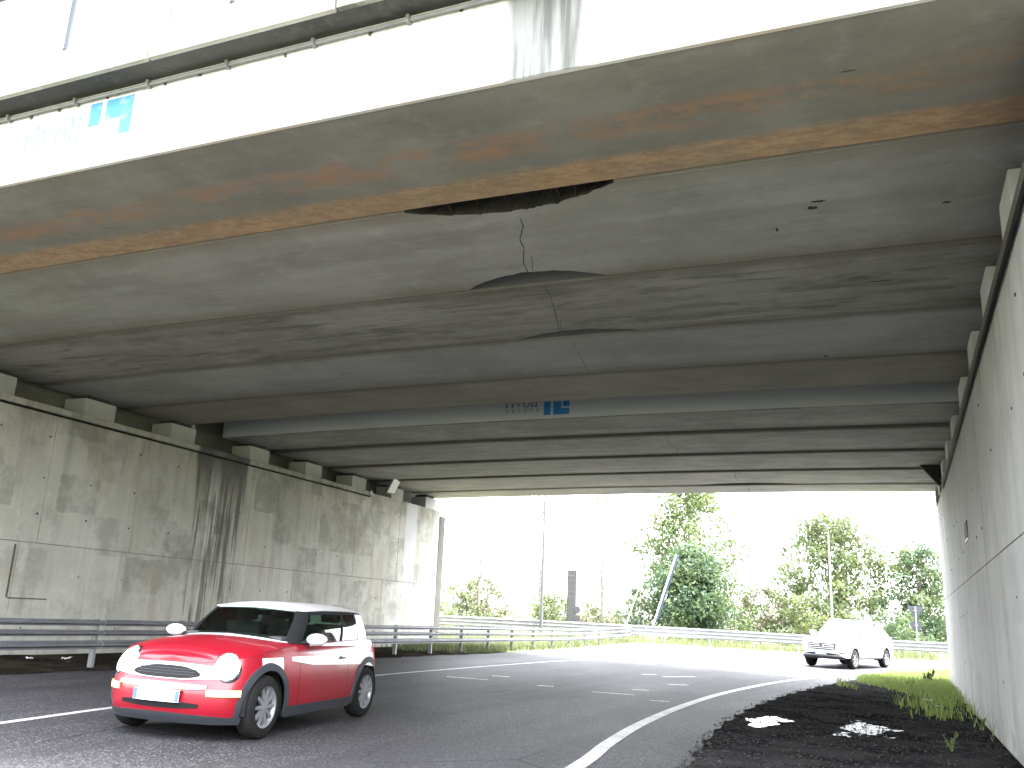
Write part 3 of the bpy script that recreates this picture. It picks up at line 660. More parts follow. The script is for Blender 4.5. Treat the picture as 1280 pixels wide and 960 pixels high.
# ------------------------------------------------------------------ floodlights on the wall heads
def floodlight(label, base, d, tilt):
    t = thing('floodlight', label, 'floodlight', base, 'floodlights on the wall heads')
    MB().box((-.10, -.09, .0), (.10, .09, .17), bev=.012).build('gear_box', MT['galv'], t).location = (0, -1.15, -.12)
    br = MB().tube([(0, -.05, 0), (d * .10, 0, .18)], .025, 6).build('bracket', MT['galv_dark'], t, smooth=True)
    hd = MB().box((-.045, -.26, -.30), (.045, .26, .30), bev=.02).build('lamp_head', MT['galv'], t) if d > 0 else MB().box((-.20, -.05, -.36), (.20, .05, .36), bev=.02).build('lamp_head', MT['pad'], t)
    hd.location = (d * .20, .05, .40); hd.rotation_euler = (0, R(tilt), 0)
    gl = MB().box((-.052, -.22, -.25), (-.046, .22, .25)).build('lamp_glass', MT['white'], hd) if d > 0 else MB().box((-.17, -.056, -.32), (.17, -.0505, .32)).build('lamp_glass', MT['dark'], hd)
    if d > 0: gl.location = (.098, 0, 0)
    return t
floodlight('pale floodlight on the head of the left wall', (XL - .02, 26.9, 5.2), 1, 28)
floodlight('dark floodlight tilted from the head of the right wall', (XR + .05, 26.3, 5.2), -1, -38)

# ------------------------------------------------------------------ guard rails
MT['rail2'] = simple('weathered_rail_steel', (.125, .13, .14), .5, .3, .45, 3)
WAVE = [(-.030, -.050), (-.030, -.030), (.012, -.012), (.012, .012), (-.030, .030), (-.030, .050)]
def rail_strip(P, n, zs, side, name, mat, parent, zf, th=.004):
    """corrugated strip along P (2D points) at heights zs (list of (out, z)) above the ground; n = left normal * side"""
    mb = MB(); rows = []
    for p, q in zip(P, n):
        g = zf(p); rows.append([(p[0] + q[0] * o, p[1] + q[1] * o, g + z) for o, z in zs] + [(p[0] + q[0] * (o - th), p[1] + q[1] * (o - th), g + z) for o, z in reversed(zs)])
    mb.grid(rows, close=True); m = len(rows[0]); mb.f += [tuple(range(m)), tuple(range((len(rows) - 1) * m, len(rows) * m))]; mb.mi += [0, 0]
    return mb.build(name, mat, parent)
def normals(P):
    out = []
    for i in range(len(P)):
        t = Vector(P[min(i + 1, len(P) - 1)]) - Vector(P[max(i - 1, 0)]); t.normalize(); out.append((t.y, -t.x))
    return out
def post_mesh(h):
    mb = MB()
    mb.box((-.05, -.03, -.25), (.05, -.026, h)); mb.box((-.05, -.0258, -.25), (-.046, .03, h)); mb.box((.046, -.0258, -.25), (.05, .03, h)); return mb
gr = thing('guard_rail', 'near three-rail steel guard rail along the left wall and grass strip', 'guard rail', (0, 0, 0))
def zf1(p): return G(-13.3, p[1]) if p[1] < 35 else .13 + (G(-13.3, p[1]) - .13) * sst(35, 48, p[1])
yy = 4.0; k = 0
while yy < 48.0:
    y1 = min(yy + 4.3, 48.2); P = [(-13.30, yy + .01 + (y1 - yy - .02) * i / 4) for i in range(5)]; nn = [(1, 0)] * 5
    for zc in (.79, .615, .415):
        hw = 1.12
        if zc < .5: hw = 1.50
        rail_strip(P, nn, [(.05 + o, zc + z * hw) for o, z in WAVE], 1, 'rail', MT['rail2'], gr, zf1)
    yy += 4.3; k += 1
ends = []
pm = None; sm = None
yy = 3.9 + .04
post_y = [12.5 + 2.15 * i for i in range(-4, 17)]
for yy in post_y:
    if pm is None: o = post_mesh(.86).build('post', MT['galv_dark'], gr); pm = o
    else: o = pm.copy(); COL.objects.link(o)
    o.location = (-13.36, yy, zf1((0, yy)))
    for zc in (.79, .615, .415):
        if sm is None: s = MB().box((-.035, -.04, -.055), (.03, .04, .055)).build('spacer', MT['galv_dark'], gr); sm = s
        else: s = sm.copy(); COL.objects.link(s)
        s.location = (-13.30, yy + .02, zf1((0, yy)) + zc)
MB().box((-13.33, 48.2, zf1((0, 48.2)) + .36), (-13.22, 48.42, zf1((0, 48.2)) + .87), bev=.04).build('end_piece', MT['galv'], gr)

gr2 = thing('guard_rail', 'far pale guard rail curving across behind the white pickup', 'guard rail', (0, 0, 0))
P2 = [(p.x, p.y) for p in RB]; N2 = normals(P2)
def zf2(p): return G(p[0], p[1])
W3 = [(.0, .42), (.0, .46), (.06, .49), (.06, .53), (.0, .56), (.0, .64), (.06, .67), (.06, .71), (.0, .74), (.0, .82), (.06, .85), (.06, .89), (.0, .92), (.0, .95)]
for i in range(0, len(P2) - 1, 2):
    j = min(i + 2, len(P2) - 1)
    rail_strip(P2[i:j + 1], N2[i:j + 1], W3, 1, 'rail', MT['galv'], gr2, zf2)
pm2 = None
for i in range(0, len(P2)):
    p, n = P2[i], N2[i]
    if pm2 is None: o = post_mesh(.93).build('post', MT['galv'], gr2); pm2 = o
    else: o = pm2.copy(); COL.objects.link(o)
    o.location = (p[0] - n[0] * .07, p[1] - n[1] * .07, zf2(p)); o.rotation_euler = (0, 0, math.atan2(n[1], n[0]))

# ------------------------------------------------------------------ poles and signs
pole_m = simple('pole_steel', (.06, .063, .065), .6, .1, .3)
sign_m = simple('sign_back', (.030, .036, .048), .6, .0)
slat_m = simple('sign_slat', (.012, .0125, .013), .8, .0, .3)
pale_pole = simple('pale_pole_steel', (.16, .165, .17), .6, .1, .3)
def lamp_post(label, base, h, arm, head_dir, pole_m):
    t = thing('lamp_post', label, 'lamp post', base, 'tall lamp posts beyond the underpass')
    MB().tube([(0, 0, -.2), (0, 0, h * .5), (0, 0, h)], [.095, .075, .05], 10).build('pole', pole_m, t, smooth=True, angle=50)
    d = Vector(head_dir).normalized()
    MB().tube([(0, 0, h - .02), tuple(d * arm * .5 + Vector((0, 0, h + .25))), tuple(d * arm + Vector((0, 0, h + .35)))], .035, 8).build('arm', pole_m, t, smooth=True)
    o = MB().box((-.38, -.14, -.06), (.38, .14, .06), bev=.04).build('lamp_head', pole_m, t); o.location = d * (arm + .3) + Vector((0, 0, h + .36)); o.rotation_euler = (0, R(-8), math.atan2(d.y, d.x))
    MB().box((-.12, -.10, -.2), (.12, .10, .0)).build('base_collar', pole_m, t)
lamp_post('tall grey lamp post between the two guard rails left of the slatted sign', foot(676, 47), 9.2, .6, (1, .2, 0), pole_m)
lamp_post('pale lamp post rising behind the roof of the white pickup', foot(1041, 58), 7.6, .4, (-.3, -1, 0), pale_pole)

b = foot(714, 48.0)
t = thing('slatted_sign', 'tall narrow slatted sign seen from behind above the near guard rail', 'sign', b, None, R(50))
for k in range(11): MB().box((-.30, -.02, .55 + k * .282), (.20, .02, .55 + k * .282 + .279), bev=.006).build('slat', slat_m, t)
MB().tube([(.06, .07, -.3), (.06, .07, 3.72)], .045, 8).build('post', MT['galv'], t, smooth=True, angle=50)
MB().tube([(.24, .05, -.3), (.24, .05, 3.70)], .04, 8).build('post', slat_m, t, smooth=True, angle=50)
for z in (1.1, 1.55): 
    o = MB().tube([(.32, -.03, z), (.32, .03, z)], .20, 16).build('disc', slat_m, t); 

def leaning(label, name, a, b, depth, r, board=None):
    A = at(*a, depth); Bp = at(*b, depth); A.z -= .0
    base = Vector((A.x, A.y, G(A.x, A.y))); d = (Bp - A).normalized()
    base = A + d * ((G(A.x, A.y) - A.z) / d.z)
    t = thing(name, label, 'sign' if board else 'pole', base)
    L = (Bp - base).length
    MB().tube([tuple(d * -.3), tuple(d * L)], r, 8).build('pole', MT['white'], t, smooth=True, angle=50)
    if board:
        u = d; s = Vector((.92, .39, 0)) ; s = (s - u * s.dot(u)).normalized(); n = u.cross(s)
        s = (s * .38 + n * .925).normalized(); n = u.cross(s)
        def Q(i, j, k): return tuple(u * i + s * j + n * k)
        def slab(nm, m, i0, i1, j0, j1, k0, k1, par=t):
            vs = [Q(i, j, k) for k in (k0, k1) for i, j in ((i0, j0), (i1, j0), (i1, j1), (i0, j1))]
            return MB().add(vs, [(0, 1, 2, 3), (7, 6, 5, 4), (0, 4, 5, 1), (1, 5, 6, 2), (2, 6, 7, 3), (3, 7, 4, 0)]).build(nm, m, par)
        bb = slab('board', board, L * .22, L * .99, .06, 1.0, -.02, .02)
        for k in range(5):
            i = L * (.32 + .12 * k); slab('marking', MT['white'], i, i + .16, .25, .75 - .08 * (k % 3), .0205, .024, bb)
        slab('clamp', MT['galv'], L * .3, L * .33, -.06, .10, .021, .05); slab('clamp', MT['galv'], L * .85, L * .88, -.06, .10, .021, .05)
leaning('thin pale pole leaning to the right beside the dense green bush', 'leaning_pole', (783, 780), (812, 696), 56, .035)
leaning('blue sign board on a white pole leaning in front of the dense green bush', 'leaning_sign', (816, 782), (845, 694), 55, .05, simple('blue_board', (.010, .020, .07), .5))

b = foot(1146, 56)
t = thing('road_sign', 'upside-down triangle above a disc seen from behind right of the pickup', 'sign', b)
MB().tube([(0, 0, -.3), (0, 0, 3.0)], .045, 8).build('post', MT['galv'], t, smooth=True, angle=50)
dv = Vector((b.x, b.y, 0)).normalized(); ang = math.atan2(dv.y, dv.x) - math.pi / 2
o = MB().prism([(-.48, 2.98), (-.40, 3.03), (.40, 3.03), (.48, 2.98), (.05, 2.22), (-.05, 2.22)], 1, .07, .09).build('triangle_plate', sign_m, t); o.rotation_euler = (0, 0, ang)
o = MB().tube([(0, .07, 1.85), (0, .09, 1.85)], .34, 24).build('disc_plate', sign_m, t); o.rotation_euler = (0, 0, ang)
for z in (2.75, 1.85): MB().box((-.12, -.02, z - .03), (.12, .065, z + .03)).build('clamp', MT['galv'], t)

# ------------------------------------------------------------------ trees and bushes
bark = NT('bark'); n = bark.noise(6, 6, .7, sc=(1, 1, .3)); bark.set(Base_Color=bark.mix(bark.rng(n, .35, .65), (.06, .05, .04), (.15, .135, .11)), Roughness=.9); bark = bark.m
LF = {
    'green': leaf_mat('green_leaves', (.040, .066, .026), (.088, .122, .05)),
    'dark': leaf_mat('dark_green_leaves', (.022, .046, .026), (.050, .088, .046)),
    'yellow': leaf_mat('yellowing_leaves', (.075, .105, .038), (.135, .15, .062), .4),
    'olive': leaf_mat('olive_leaves', (.045, .062, .03), (.092, .105, .055)),
    'brown': leaf_mat('brown_twigs', (.09, .078, .055), (.15, .13, .09), .2),
}
def leaves(cl, per, size, rn, flat=.75):
    V = []; Fc = []
    for (c, r) in cl:
        n = max(6, int(per * rn.uniform(.6, 1.4)))
        for _ in range(n):
            d = np.array([rn.gauss(0, 1), rn.gauss(0, 1), rn.gauss(0, .8)]); d *= r * (.35 + .65 * rn.random()) / (np.linalg.norm(d) + 1e-6)
            p = np.array(c) + d
            a = rn.uniform(0, 6.28); e = rn.uniform(-1.2, 1.2); s = size * rn.uniform(.55, 1.35)
            u = np.array([math.cos(a) * math.cos(e), math.sin(a) * math.cos(e), math.sin(e)]); q = np.array([rn.gauss(0, 1), rn.gauss(0, 1), rn.gauss(0, 1)])
            v = np.cross(u, q); v /= np.linalg.norm(v) + 1e-6
            i = len(V); V += [tuple(p - u * s), tuple(p + v * s * .45), tuple(p + u * s), tuple(p - v * s * .45)]; Fc.append((i, i + 1, i + 2, i + 3))
    return V, Fc
def tree(name, label, cat, base, h, cr, z0, ncl, per, size, mats, tr, seed, group=None, limbs=7, squash=1.0, clr=.22, shape=1.0):
    rn = random.Random(seed); t = thing(name, label, cat, base, group)
    mb = MB(); lean = rn.uniform(-.05, .05) * h
    top = (lean, rn.uniform(-.3, .3), h * .93)
    pts = [(0, 0, -.3), (lean * .2, 0, h * .3), (lean * .6, .1, h * .62), top]
    mb.tube(pts, [tr, tr * .75, tr * .45, tr * .08], 7)
    cl = []
    for k in range(ncl):
        f = (k + rn.random()) / ncl; z = z0 + (h - z0) * f
        prof = (math.sin(math.pi * min(1, (f * .86 + .12))) ** .8) * shape + (1 - shape) * 1.0
        a = rn.uniform(0, 2 * math.pi); rad = cr * prof * (rn.random() ** .55) * rn.uniform(.7, 1.12)
        c = (lean * z / h + rad * math.cos(a), rad * math.sin(a) * squash, z + rn.uniform(-.3, .3))
        cl.append((c, cr * clr * rn.uniform(.7, 1.5)))
    for k in range(limbs):
        c = cl[int((k + .5) / limbs * ncl) % ncl][0]; zb = max(.2, c[2] * rn.uniform(.45, .7)); bx = lean * zb / h
        mb.tube([(bx, 0, zb), ((bx + c[0]) * .5 + rn.uniform(-.2, .2), c[1] * .5, zb + (c[2] - zb) * .6), c], [tr * .35, tr * .2, tr * .06], 5, caps=False)
    mb.build('trunk', bark, t, smooth=True)
    ms = mats if isinstance(mats, (list, tuple)) else [mats]
    for q, m in enumerate(ms):
        V, Fc = leaves(cl[q::len(ms)], per, size, rn)
        MB().add(V, Fc).build('crown', LF[m], t)
    return t
def dbase(px, depth, dz=0): p = foot(px, depth); return (p.x, p.y, p.z + dz)
GT = 'trees beyond the far guard rail'
tree('poplar_tree', 'tall sparse yellow-green tree rising behind the dense green bush', 'tree', dbase(862, 70), 12.8, 4.3, 3.2, 250, 34, .19, ['yellow', 'green'], .20, 11, GT, 12, clr=.20)
tree('dense_bush', 'dense dark green bush in front of the tall yellow-green tree', 'bush', dbase(866, 62), 6.0, 3.0, .2, 220, 60, .17, ['dark', 'dark', 'green'], .14, 12, None, 8, clr=.28, shape=.8)
tree('leafy_tree', 'broad airy green tree behind the pale lamp post and pickup', 'tree', dbase(1042, 72), 10.2, 5.0, .6, 300, 36, .20, ['green', 'yellow', 'olive'], .20, 13, GT, 14, clr=.17, shape=.75)
tree('locust_tree', 'mid green tree behind the upside-down triangle sign at the right wall', 'tree', dbase(1156, 70), 7.9, 3.7, .4, 190, 40, .18, ['dark', 'green'], .17, 14, GT, 10, clr=.18, shape=.7)
tree('shrub', 'brownish green shrub left of the broad airy tree', 'bush', dbase(950, 66), 4.0, 2.4, .2, 70, 34, .15, ['olive', 'green', 'brown'], .08, 15, 'shrubs beyond the far guard rail', 9, clr=.22, shape=.6)
tree('shrub', 'low olive shrub left of the white pickup, under the broad tree', 'bush', dbase(1000, 65), 3.5, 2.2, .1, 60, 36, .15, ['olive', 'yellow'], .07, 16, 'shrubs beyond the far guard rail', 6, clr=.24, shape=.6)
tree('shrub', 'low green shrub under the upside-down triangle sign', 'bush', dbase(1128, 61), 2.3, 2.4, .1, 60, 40, .14, ['dark', 'green'], .06, 17, 'shrubs beyond the far guard rail', 6, clr=.24, shape=.5)
tree('shrub', 'sparse shrub between the dense bush and the brownish shrub', 'bush', dbase(918, 64), 2.9, 1.9, .1, 50, 32, .14, ['green', 'olive'], .06, 18, 'shrubs beyond the far guard rail', 6, clr=.24, shape=.5)
tree('shrub', 'sparse grey-green shrub behind the thin leaning pole', 'bush', dbase(800, 64), 3.6, 1.9, .1, 48, 30, .15, ['dark', 'olive'], .06, 19, 'shrubs beyond the far guard rail', 7, clr=.24, shape=.6)
tree('shrub', 'yellow-green shrub behind the tall grey lamp post', 'bush', dbase(690, 70), 2.6, 2.4, .1, 60, 34, .15, ['yellow', 'olive', 'green'], .06, 20, 'shrubs beyond the far guard rail', 7, clr=.22, shape=.5)
tree('shrub', 'bare brownish shrub beside the end of the left wall', 'bush', dbase(608, 74), 3.9, 2.4, .1, 60, 24, .15, ['brown', 'olive'], .07, 21, 'shrubs beyond the far guard rail', 12, clr=.20, shape=.7)
tree('shrub', 'pale olive shrub leftmost of the shrubs, half behind the left wall', 'bush', dbase(572, 72), 3.5, 2.2, .1, 54, 26, .15, ['olive', 'yellow'], .07, 22, 'shrubs beyond the far guard rail', 9, clr=.22, shape=.6)
tree('shrub', 'low reddish brown scrub right of the slatted sign', 'bush', dbase(752, 72), 1.9, 2.8, .0, 50, 26, .14, ['brown', 'olive'], .05, 23, 'shrubs beyond the far guard rail', 9, clr=.22, shape=.3)
def bare(label, px, depth, h, r, seed, tuft):
    rn = random.Random(seed); t = thing('bare_tree', label, 'tree', dbase(px, depth), 'thin tall trunks beyond the guard rail'); mb = MB()
    pts = [(rn.uniform(-.12, .12), rn.uniform(-.1, .1), h * k / 7) for k in range(8)]; pts[0] = (0, 0, -.3)
    mb.tube(pts, [r * (1 - .8 * k / 7) for k in range(8)], 6)
    for k in range(14):
        z = h * rn.uniform(.25, .97); a = rn.uniform(0, 6.28); l = rn.uniform(.3, .9)
        mb.tube([(0, 0, z), (l * .6 * math.cos(a), l * .6 * math.sin(a), z + l * .7), (l * math.cos(a), l * math.sin(a), z + l * 1.4)], [r * .3, r * .2, r * .05], 4, caps=False)
    mb.build('trunk', bark, t, smooth=True)
    cl = [((rn.uniform(-.9, .9), rn.uniform(-.9, .9), h * rn.uniform(.86, 1.08)), .5) for _ in range(tuft)]
    if cl: V, Fc = leaves(cl, 22, .16, rn); MB().add(V, Fc).build('crown', LF['yellow'], t)
bare('thin bare trunk beside the bare brownish shrub', 597, 72, 9.5, .13, 31, 3)
bare('thin trunk with a small leafy tuft left of the tall sparse tree', 752, 70, 10.6, .14, 32, 12)
bare('thin trunk close behind the tall grey lamp post', 672, 74, 10.8, .10, 33, 8)
# far-off wood closing the view
rn = random.Random(5); cl = []
for k in range(420):
    a = rn.uniform(-1.35, .75); d = rn.uniform(120, 150); cl.append(((d * math.sin(a), d * math.cos(a), rn.uniform(.3, 3.2) * rn.uniform(.4, 1.1)), rn.uniform(1.0, 2.0)))
V, Fc = leaves(cl, 26, .40, rn); tag(MB().add(V, Fc).build('distant_wood', LF['olive']), 'far-off low wood along the horizon', kind='stuff')

# ------------------------------------------------------------------ grass, weeds, gravel, litter
grass_m = leaf_mat('grass_blades', (.12, .18, .04), (.27, .33, .09), .4); dry_m = leaf_mat('dry_grass_blades', (.06, .08, .03), (.14, .15, .07), .3)
def grass(name, label, pts, hmin, hmax, mat):
    V = []; Fc = []; rn = random.Random(len(pts))
    for (x, y) in pts:
        z = G(x, y) - .01; a = rn.uniform(0, 6.28); h = rn.uniform(hmin, hmax); wv = rn.uniform(.006, .014); bx, by = rn.uniform(-.5, .5) * h, rn.uniform(-.5, .5) * h
        ca, sa = math.cos(a) * wv, math.sin(a) * wv; i = len(V)
        V += [(x - ca, y - sa, z), (x + ca, y + sa, z), (x + bx * .35 + ca * .7, y + by * .35 + sa * .7, z + h * .6), (x + bx * .35 - ca * .7, y + by * .35 - sa * .7, z + h * .6), (x + bx, y + by, z + h)]
        Fc += [(i, i + 1, i + 2, i + 3), (i + 3, i + 2, i + 4)]
    return tag(MB().add(V, Fc).build(name, mat), label, kind='stuff')
rn = random.Random(77); pts = []
while len(pts) < 15000:
    y = rn.uniform(24.5, 41); xr = XR if y < 31.9 else min(4.5, XR + (y - 31.9) * .5); x = rn.uniform(E_R(y) + .1, xr)
    e = (y - 24.5) / 5 + .8 * math.sin(x * 4 + y) * .4 + (x - E_R(y)) * .35 - .75
    if rn.random() < e: pts.append((x, y))
for _ in range(130):
    y = 15 + 14 * rn.random() ** .6; pts.append((XR - abs(rn.gauss(0, .10)) - .01, y))
for _ in range(500):
    c = rn.choice([(.2, 21.5), (.55, 19.4), (.75, 22.6)]); pts.append((c[0] + rn.gauss(0, .2), c[1] + rn.gauss(0, .45)))
grass('grass', 'bright grass patch at the foot of the right wall', pts, .10, .34, grass_m)
pts = []
while len(pts) < 20000:
    y = rn.uniform(25.5, 49); x = rn.uniform(XL + .1 if y < 31.9 else -20, -13.08)
    if rn.random() < (y - 25) / 5 + .25 * math.sin(3 * x + y): pts.append((x, y))
grass('grass', 'pale grass strip under and behind the near guard rail', pts, .10, .34, dry_m)
pts = []
for p in RB:
    for _ in range(700 if p.x > -14 else 300):
        pts.append((p.x + rn.uniform(-1, 1), p.y + rn.uniform(-.7, 7)))
grass('grass', 'rough grass along the foot of the far guard rail', pts, .15, .55, dry_m)
stone_m = NT('verge_stones'); stone_m.set(Base_Color=stone_m.mix(stone_m.island(), (.005, .005, .005), (.045, .043, .04)), Roughness=.75); stone_m = stone_m.m
V = []; Fc = []; rn = random.Random(3)
for _ in range(5200):
    y = 9.0 + 18 * rn.random() ** 1.6; x = rn.uniform(E_R(y) - .12, XR - .03); r = rn.uniform(.006, .02) * (1.8 if rn.random() < .04 else 1); z = G(x, y) + .022
    i = len(V); q = [(r * rn.uniform(.7, 1.3), 0, 0), (0, r * rn.uniform(.7, 1.3), 0), (-r * rn.uniform(.7, 1.3), 0, 0), (0, -r, 0), (0, 0, r * rn.uniform(.5, .9)), (0, 0, -r * .6)]
    V += [(x + a, y + b_, z + c) for a, b_, c in q]; Fc += [(i, i + 1, i + 4), (i + 1, i + 2, i + 4), (i + 2, i + 3, i + 4), (i + 3, i, i + 4), (i + 1, i, i + 5), (i + 2, i + 1, i + 5), (i + 3, i + 2, i + 5), (i, i + 3, i + 5)]
tag(MB().add(V, Fc).build('gravel', stone_m), 'loose dark stones scattered over the black verge', kind='stuff')
def weed(label, x, y, h, n, seed, mat='green'):
    rn = random.Random(seed); t = thing('weed', label, 'weed', (x, y, G(x, y)), 'weeds on the black verge'); mb = MB(); cl = []
    for k in range(n):
        a = rn.uniform(0, 6.28); l = h * rn.uniform(.6, 1.0); e = (l * .4 * math.cos(a), l * .4 * math.sin(a), l)
        mb.tube([(0, 0, 0), (e[0] * .4, e[1] * .4, l * .55), e], [.006, .004, .002], 4, caps=False)
        for f in (.5, .7, .85, 1.0): cl.append(((e[0] * f, e[1] * f, e[2] * f), h * .09))
    mb.build('stem', LF_stem, t); V, Fc = leaves(cl, 5, h * .10, rn); MB().add(V, Fc).build('foliage', LF[mat], t)
LF_stem = simple('weed_stem', (.16, .19, .06), .7)
weed('small yellowish weed standing alone on the black verge near the camera', .50, 13.6, .26, 3, 1, 'yellow')
weed('weed growing against the foot of the right wall', 1.08, 17.3, .20, 4, 2)
weed('leafy weed in front of the bright grass patch', .10, 27.4, .30, 4, 3)
weed('tall weed sticking up from the bright grass patch', .62, 30.5, .55, 5, 4)
def litter(label, x, y, s, seed):
    rn = random.Random(seed); rows = [[(s * (i / 4 - .5) + rn.uniform(-.1, .1) * s, s * .6 * (j / 3 - .5) + rn.uniform(-.1, .1) * s, .03 + rn.uniform(0, .3) * s) for j in range(4)] for i in range(5)]
    lo = [[(a, b_, .0) for a, b_, c in r] for r in rows]
    mb = MB().grid(rows); mb.grid(lo); o = mb.build('litter', MT['white']); o.location = (x, y, G(x, y) + .02); tag(o, label, 'litter', 'scraps of white litter')
def gpix(px, py):
    d = ray(px, py); z = 0
    for _ in range(20): k = (z - H) / d[2]; z = G(d[0] * k, d[1] * k)
    return d[0] * k, d[1] * k
for (px, py, s, sd, lb) in ((36, 827, .13, 1, 'white scrap on the dark soil by the left wall, nearest the frame edge'), (82, 828, .20, 2, 'longer white scrap on the dark soil left of the guard rail post'), (1160, 880, .22, 3, 'pale scrap beside the bright grass patch'), (1172, 887, .14, 4, 'small pale scrap on the verge in front of the grass')):
    x, y = gpix(px, py); litter(lb, x, y, s, sd)

# ------------------------------------------------------------------ vehicles
def paint(name, col, rough=.28):
    nt = NT(name); n = nt.noise(5, 5, .6)
    nt.set(Base_Color=nt.mix(nt.math('MULTIPLY', nt.rng(n, .4, .7), .10), col, tuple(q * .7 for q in col)), Roughness=rough, Coat_Weight=.35, Coat_Roughness=.06); return nt.m
MT['red'] = paint('red_car_paint', (.21, .003, .012), .34); MT['wpaint'] = paint('white_car_paint', (.62, .62, .62))
MT['clad'] = simple('grey_cladding', (.022, .025, .032), .65); MT['chrome'] = simple('chrome_trim', (.6, .6, .62), .18, 1.0, .1)
MT['lens'] = simple('lit_headlight', (.8, .8, .76), .1, 0, .05, 6, (1, .95, .82), .12); MT['amber'] = simple('lit_amber_lamp', (.8, .35, .12), .2, 0, .05, 6, (1, .55, .25), .10)
MT['tglass'] = glass_mat('tinted_car_glass', (.40, .56, .50), .04); MT['pglass'] = glass_mat('pickup_glass', (.50, .60, .58), .28)
MT['plate'] = simple('number_plate', (.75, .76, .78), .4); MT['plate_blue'] = simple('plate_blue_band', (.05, .10, .42), .4); MT['tail'] = simple('tail_lamp', (.35, .02, .02), .2)
MT['seat'] = simple('seat_cloth', (.03, .03, .033), .8)

class Shell:
    """car body: a closed plan outline swept by an upright profile, open over the wheels"""
    def __init__(s, plan, top, o_side, o_front, sill, axles, Ra, zc, n=150):
        P = smooth_line([(a, b, 0) for a, b in plan], .02); L = [0]
        for i in range(1, len(P)): L.append(L[-1] + (P[i] - P[i - 1]).length)
        s.P = []; s.N = []
        for k in range(n + 1):
            q = L[-1] * k / n; i = max(1, next((j for j, l in enumerate(L) if l >= q - 1e-9), len(L) - 1)); f = (q - L[i - 1]) / max(1e-6, L[i] - L[i - 1])
            s.P.append(P[i - 1].lerp(P[i], f))
        for k in range(n + 1):
            t = (s.P[min(k + 1, n)] - s.P[max(k - 1, 0)]).normalized(); s.N.append(Vector((-t.y, t.x, 0)) * -1 if False else Vector((t.y * -1, t.x, 0)))
        # outward normal: +x at the nose, +y at the side
        for k in range(n + 1):
            if s.N[k].dot(s.P[k]) < 0: s.N[k] = -s.N[k]
        s.N[0] = Vector((1, 0, 0)); s.N[-1] = Vector((-1, 0, 0)); s.n = n
        s.top, s.os, s.of, s.sill, s.axles, s.Ra, s.zc = top, o_side, o_front, sill, axles, Ra, zc
    def xs(s, k): return s.P[k].x
    def zt(s, k): return interp(s.top, s.P[k].x)
    def zb(s, k):
        z = s.sill
        if abs(s.N[k].y) > .45:
            for xa in s.axles:
                d = s.Ra ** 2 - (s.P[k].x - xa) ** 2
                if d > 0: z = max(z, s.zc + math.sqrt(d))
        return z
    def pt(s, k, z, off=0.0, side=1):
        f = max(0, s.N[k].x) ** 1.5 if s.N[k].x > 0 else 0; r = max(0, -s.N[k].x) ** 1.5
        o = interp(s.os, z) * (1 - f) + interp(s.of, z) * f
        p = s.P[k] + s.N[k] * (off - o); return (p.x, side * p.y, z)
    def kx(s, x, front=True):
        return min(range(s.n + 1), key=lambda k: abs(s.P[k].x - x))
    def ky(s, y):
        return min(range(s.n // 2), key=lambda k: abs(s.P[k].y - y) + (0 if s.P[k].x > 0 else 9))
    def side(s, k0, k1, zlo, zhi, off, mb, side=1, m=6):
        rows = []
        for k in range(k0, k1 + 1):
            a, b = zlo(k), zhi(k); rows.append([s.pt(k, a + (b - a) * j / m, off, side) for j in range(m + 1)])
        mb.grid(rows); return mb
    def patch(s, k0, k1, zlo, zhi, off, m=3, both=False, side=1):
        """a raised trim piece on the shell, with its edges turned in"""
        mb = MB(); k0, k1 = min(k0, k1), max(k0, k1)
        if k0 == k1: k1 += 1
        for sd in ((1, -1) if both else (side,)):
            rows = []
            for k in range(k0, k1 + 1):
                a, b = zlo(k), zhi(k); r = [s.pt(k, a, -.004, sd)] + [s.pt(k, a + (b - a) * j / m, off, sd) for j in range(m + 1)] + [s.pt(k, b, -.004, sd)]; rows.append(r)
            mb.grid([[s.pt(k0, p[2], -.004, sd) for p in rows[0]]] + rows + [[s.pt(k1, p[2], -.004, sd) for p in rows[-1]]])
        return mb
    def nose(s, yA, yB, zlo, zhi, off, m=3):
        """trim across the nose, y from yA to yB (signed); zlo, zhi of y"""
        mb = MB(); rows = []
        N = 40
        for i in range(N + 1):
            y = yA + (yB - yA) * i / N; k = s.ky(abs(y)); sd = 1 if y >= 0 else -1
            # exact y by lerp between neighbours
            a, b = zlo(y), zhi(y); r = []
            for dz, of in [(0, -.004)] + [(j / m, off) for j in range(m + 1)] + [(1, -.004)]:
                k2 = min(k + 1, s.n) if s.P[k].y < abs(y) else max(k - 1, 0); y0, y1 = s.P[k].y, s.P[k2].y
                f = 0 if abs(y1 - y0) < 1e-6 else max(0, min(1, (abs(y) - y0) / (y1 - y0)))
                p0 = Vector(s.pt(k, a + (b - a) * dz, of)); p1 = Vector(s.pt(k2, a + (b - a) * dz, of)); p = p0.lerp(p1, f); r.append((p.x, sd * p.y, p.z))
            rows.append(r)
        mb.grid(rows); return mb
    def lid(s, k0, k1, crown, mb, m=14, dz=0.0):
        rows = []
        for k in range(k0, k1 + 1):
            z = s.zt(k) + dz; L = s.pt(k, s.zt(k)); h = abs(L[1]); c = crown(L[0])
            rows.append([(L[0], h * (1 - 2 * j / m), z + c * (1 - (1 - 2 * j / m) ** 2) ** .8) for j in range(m + 1)])
        mb.grid(rows); return mb
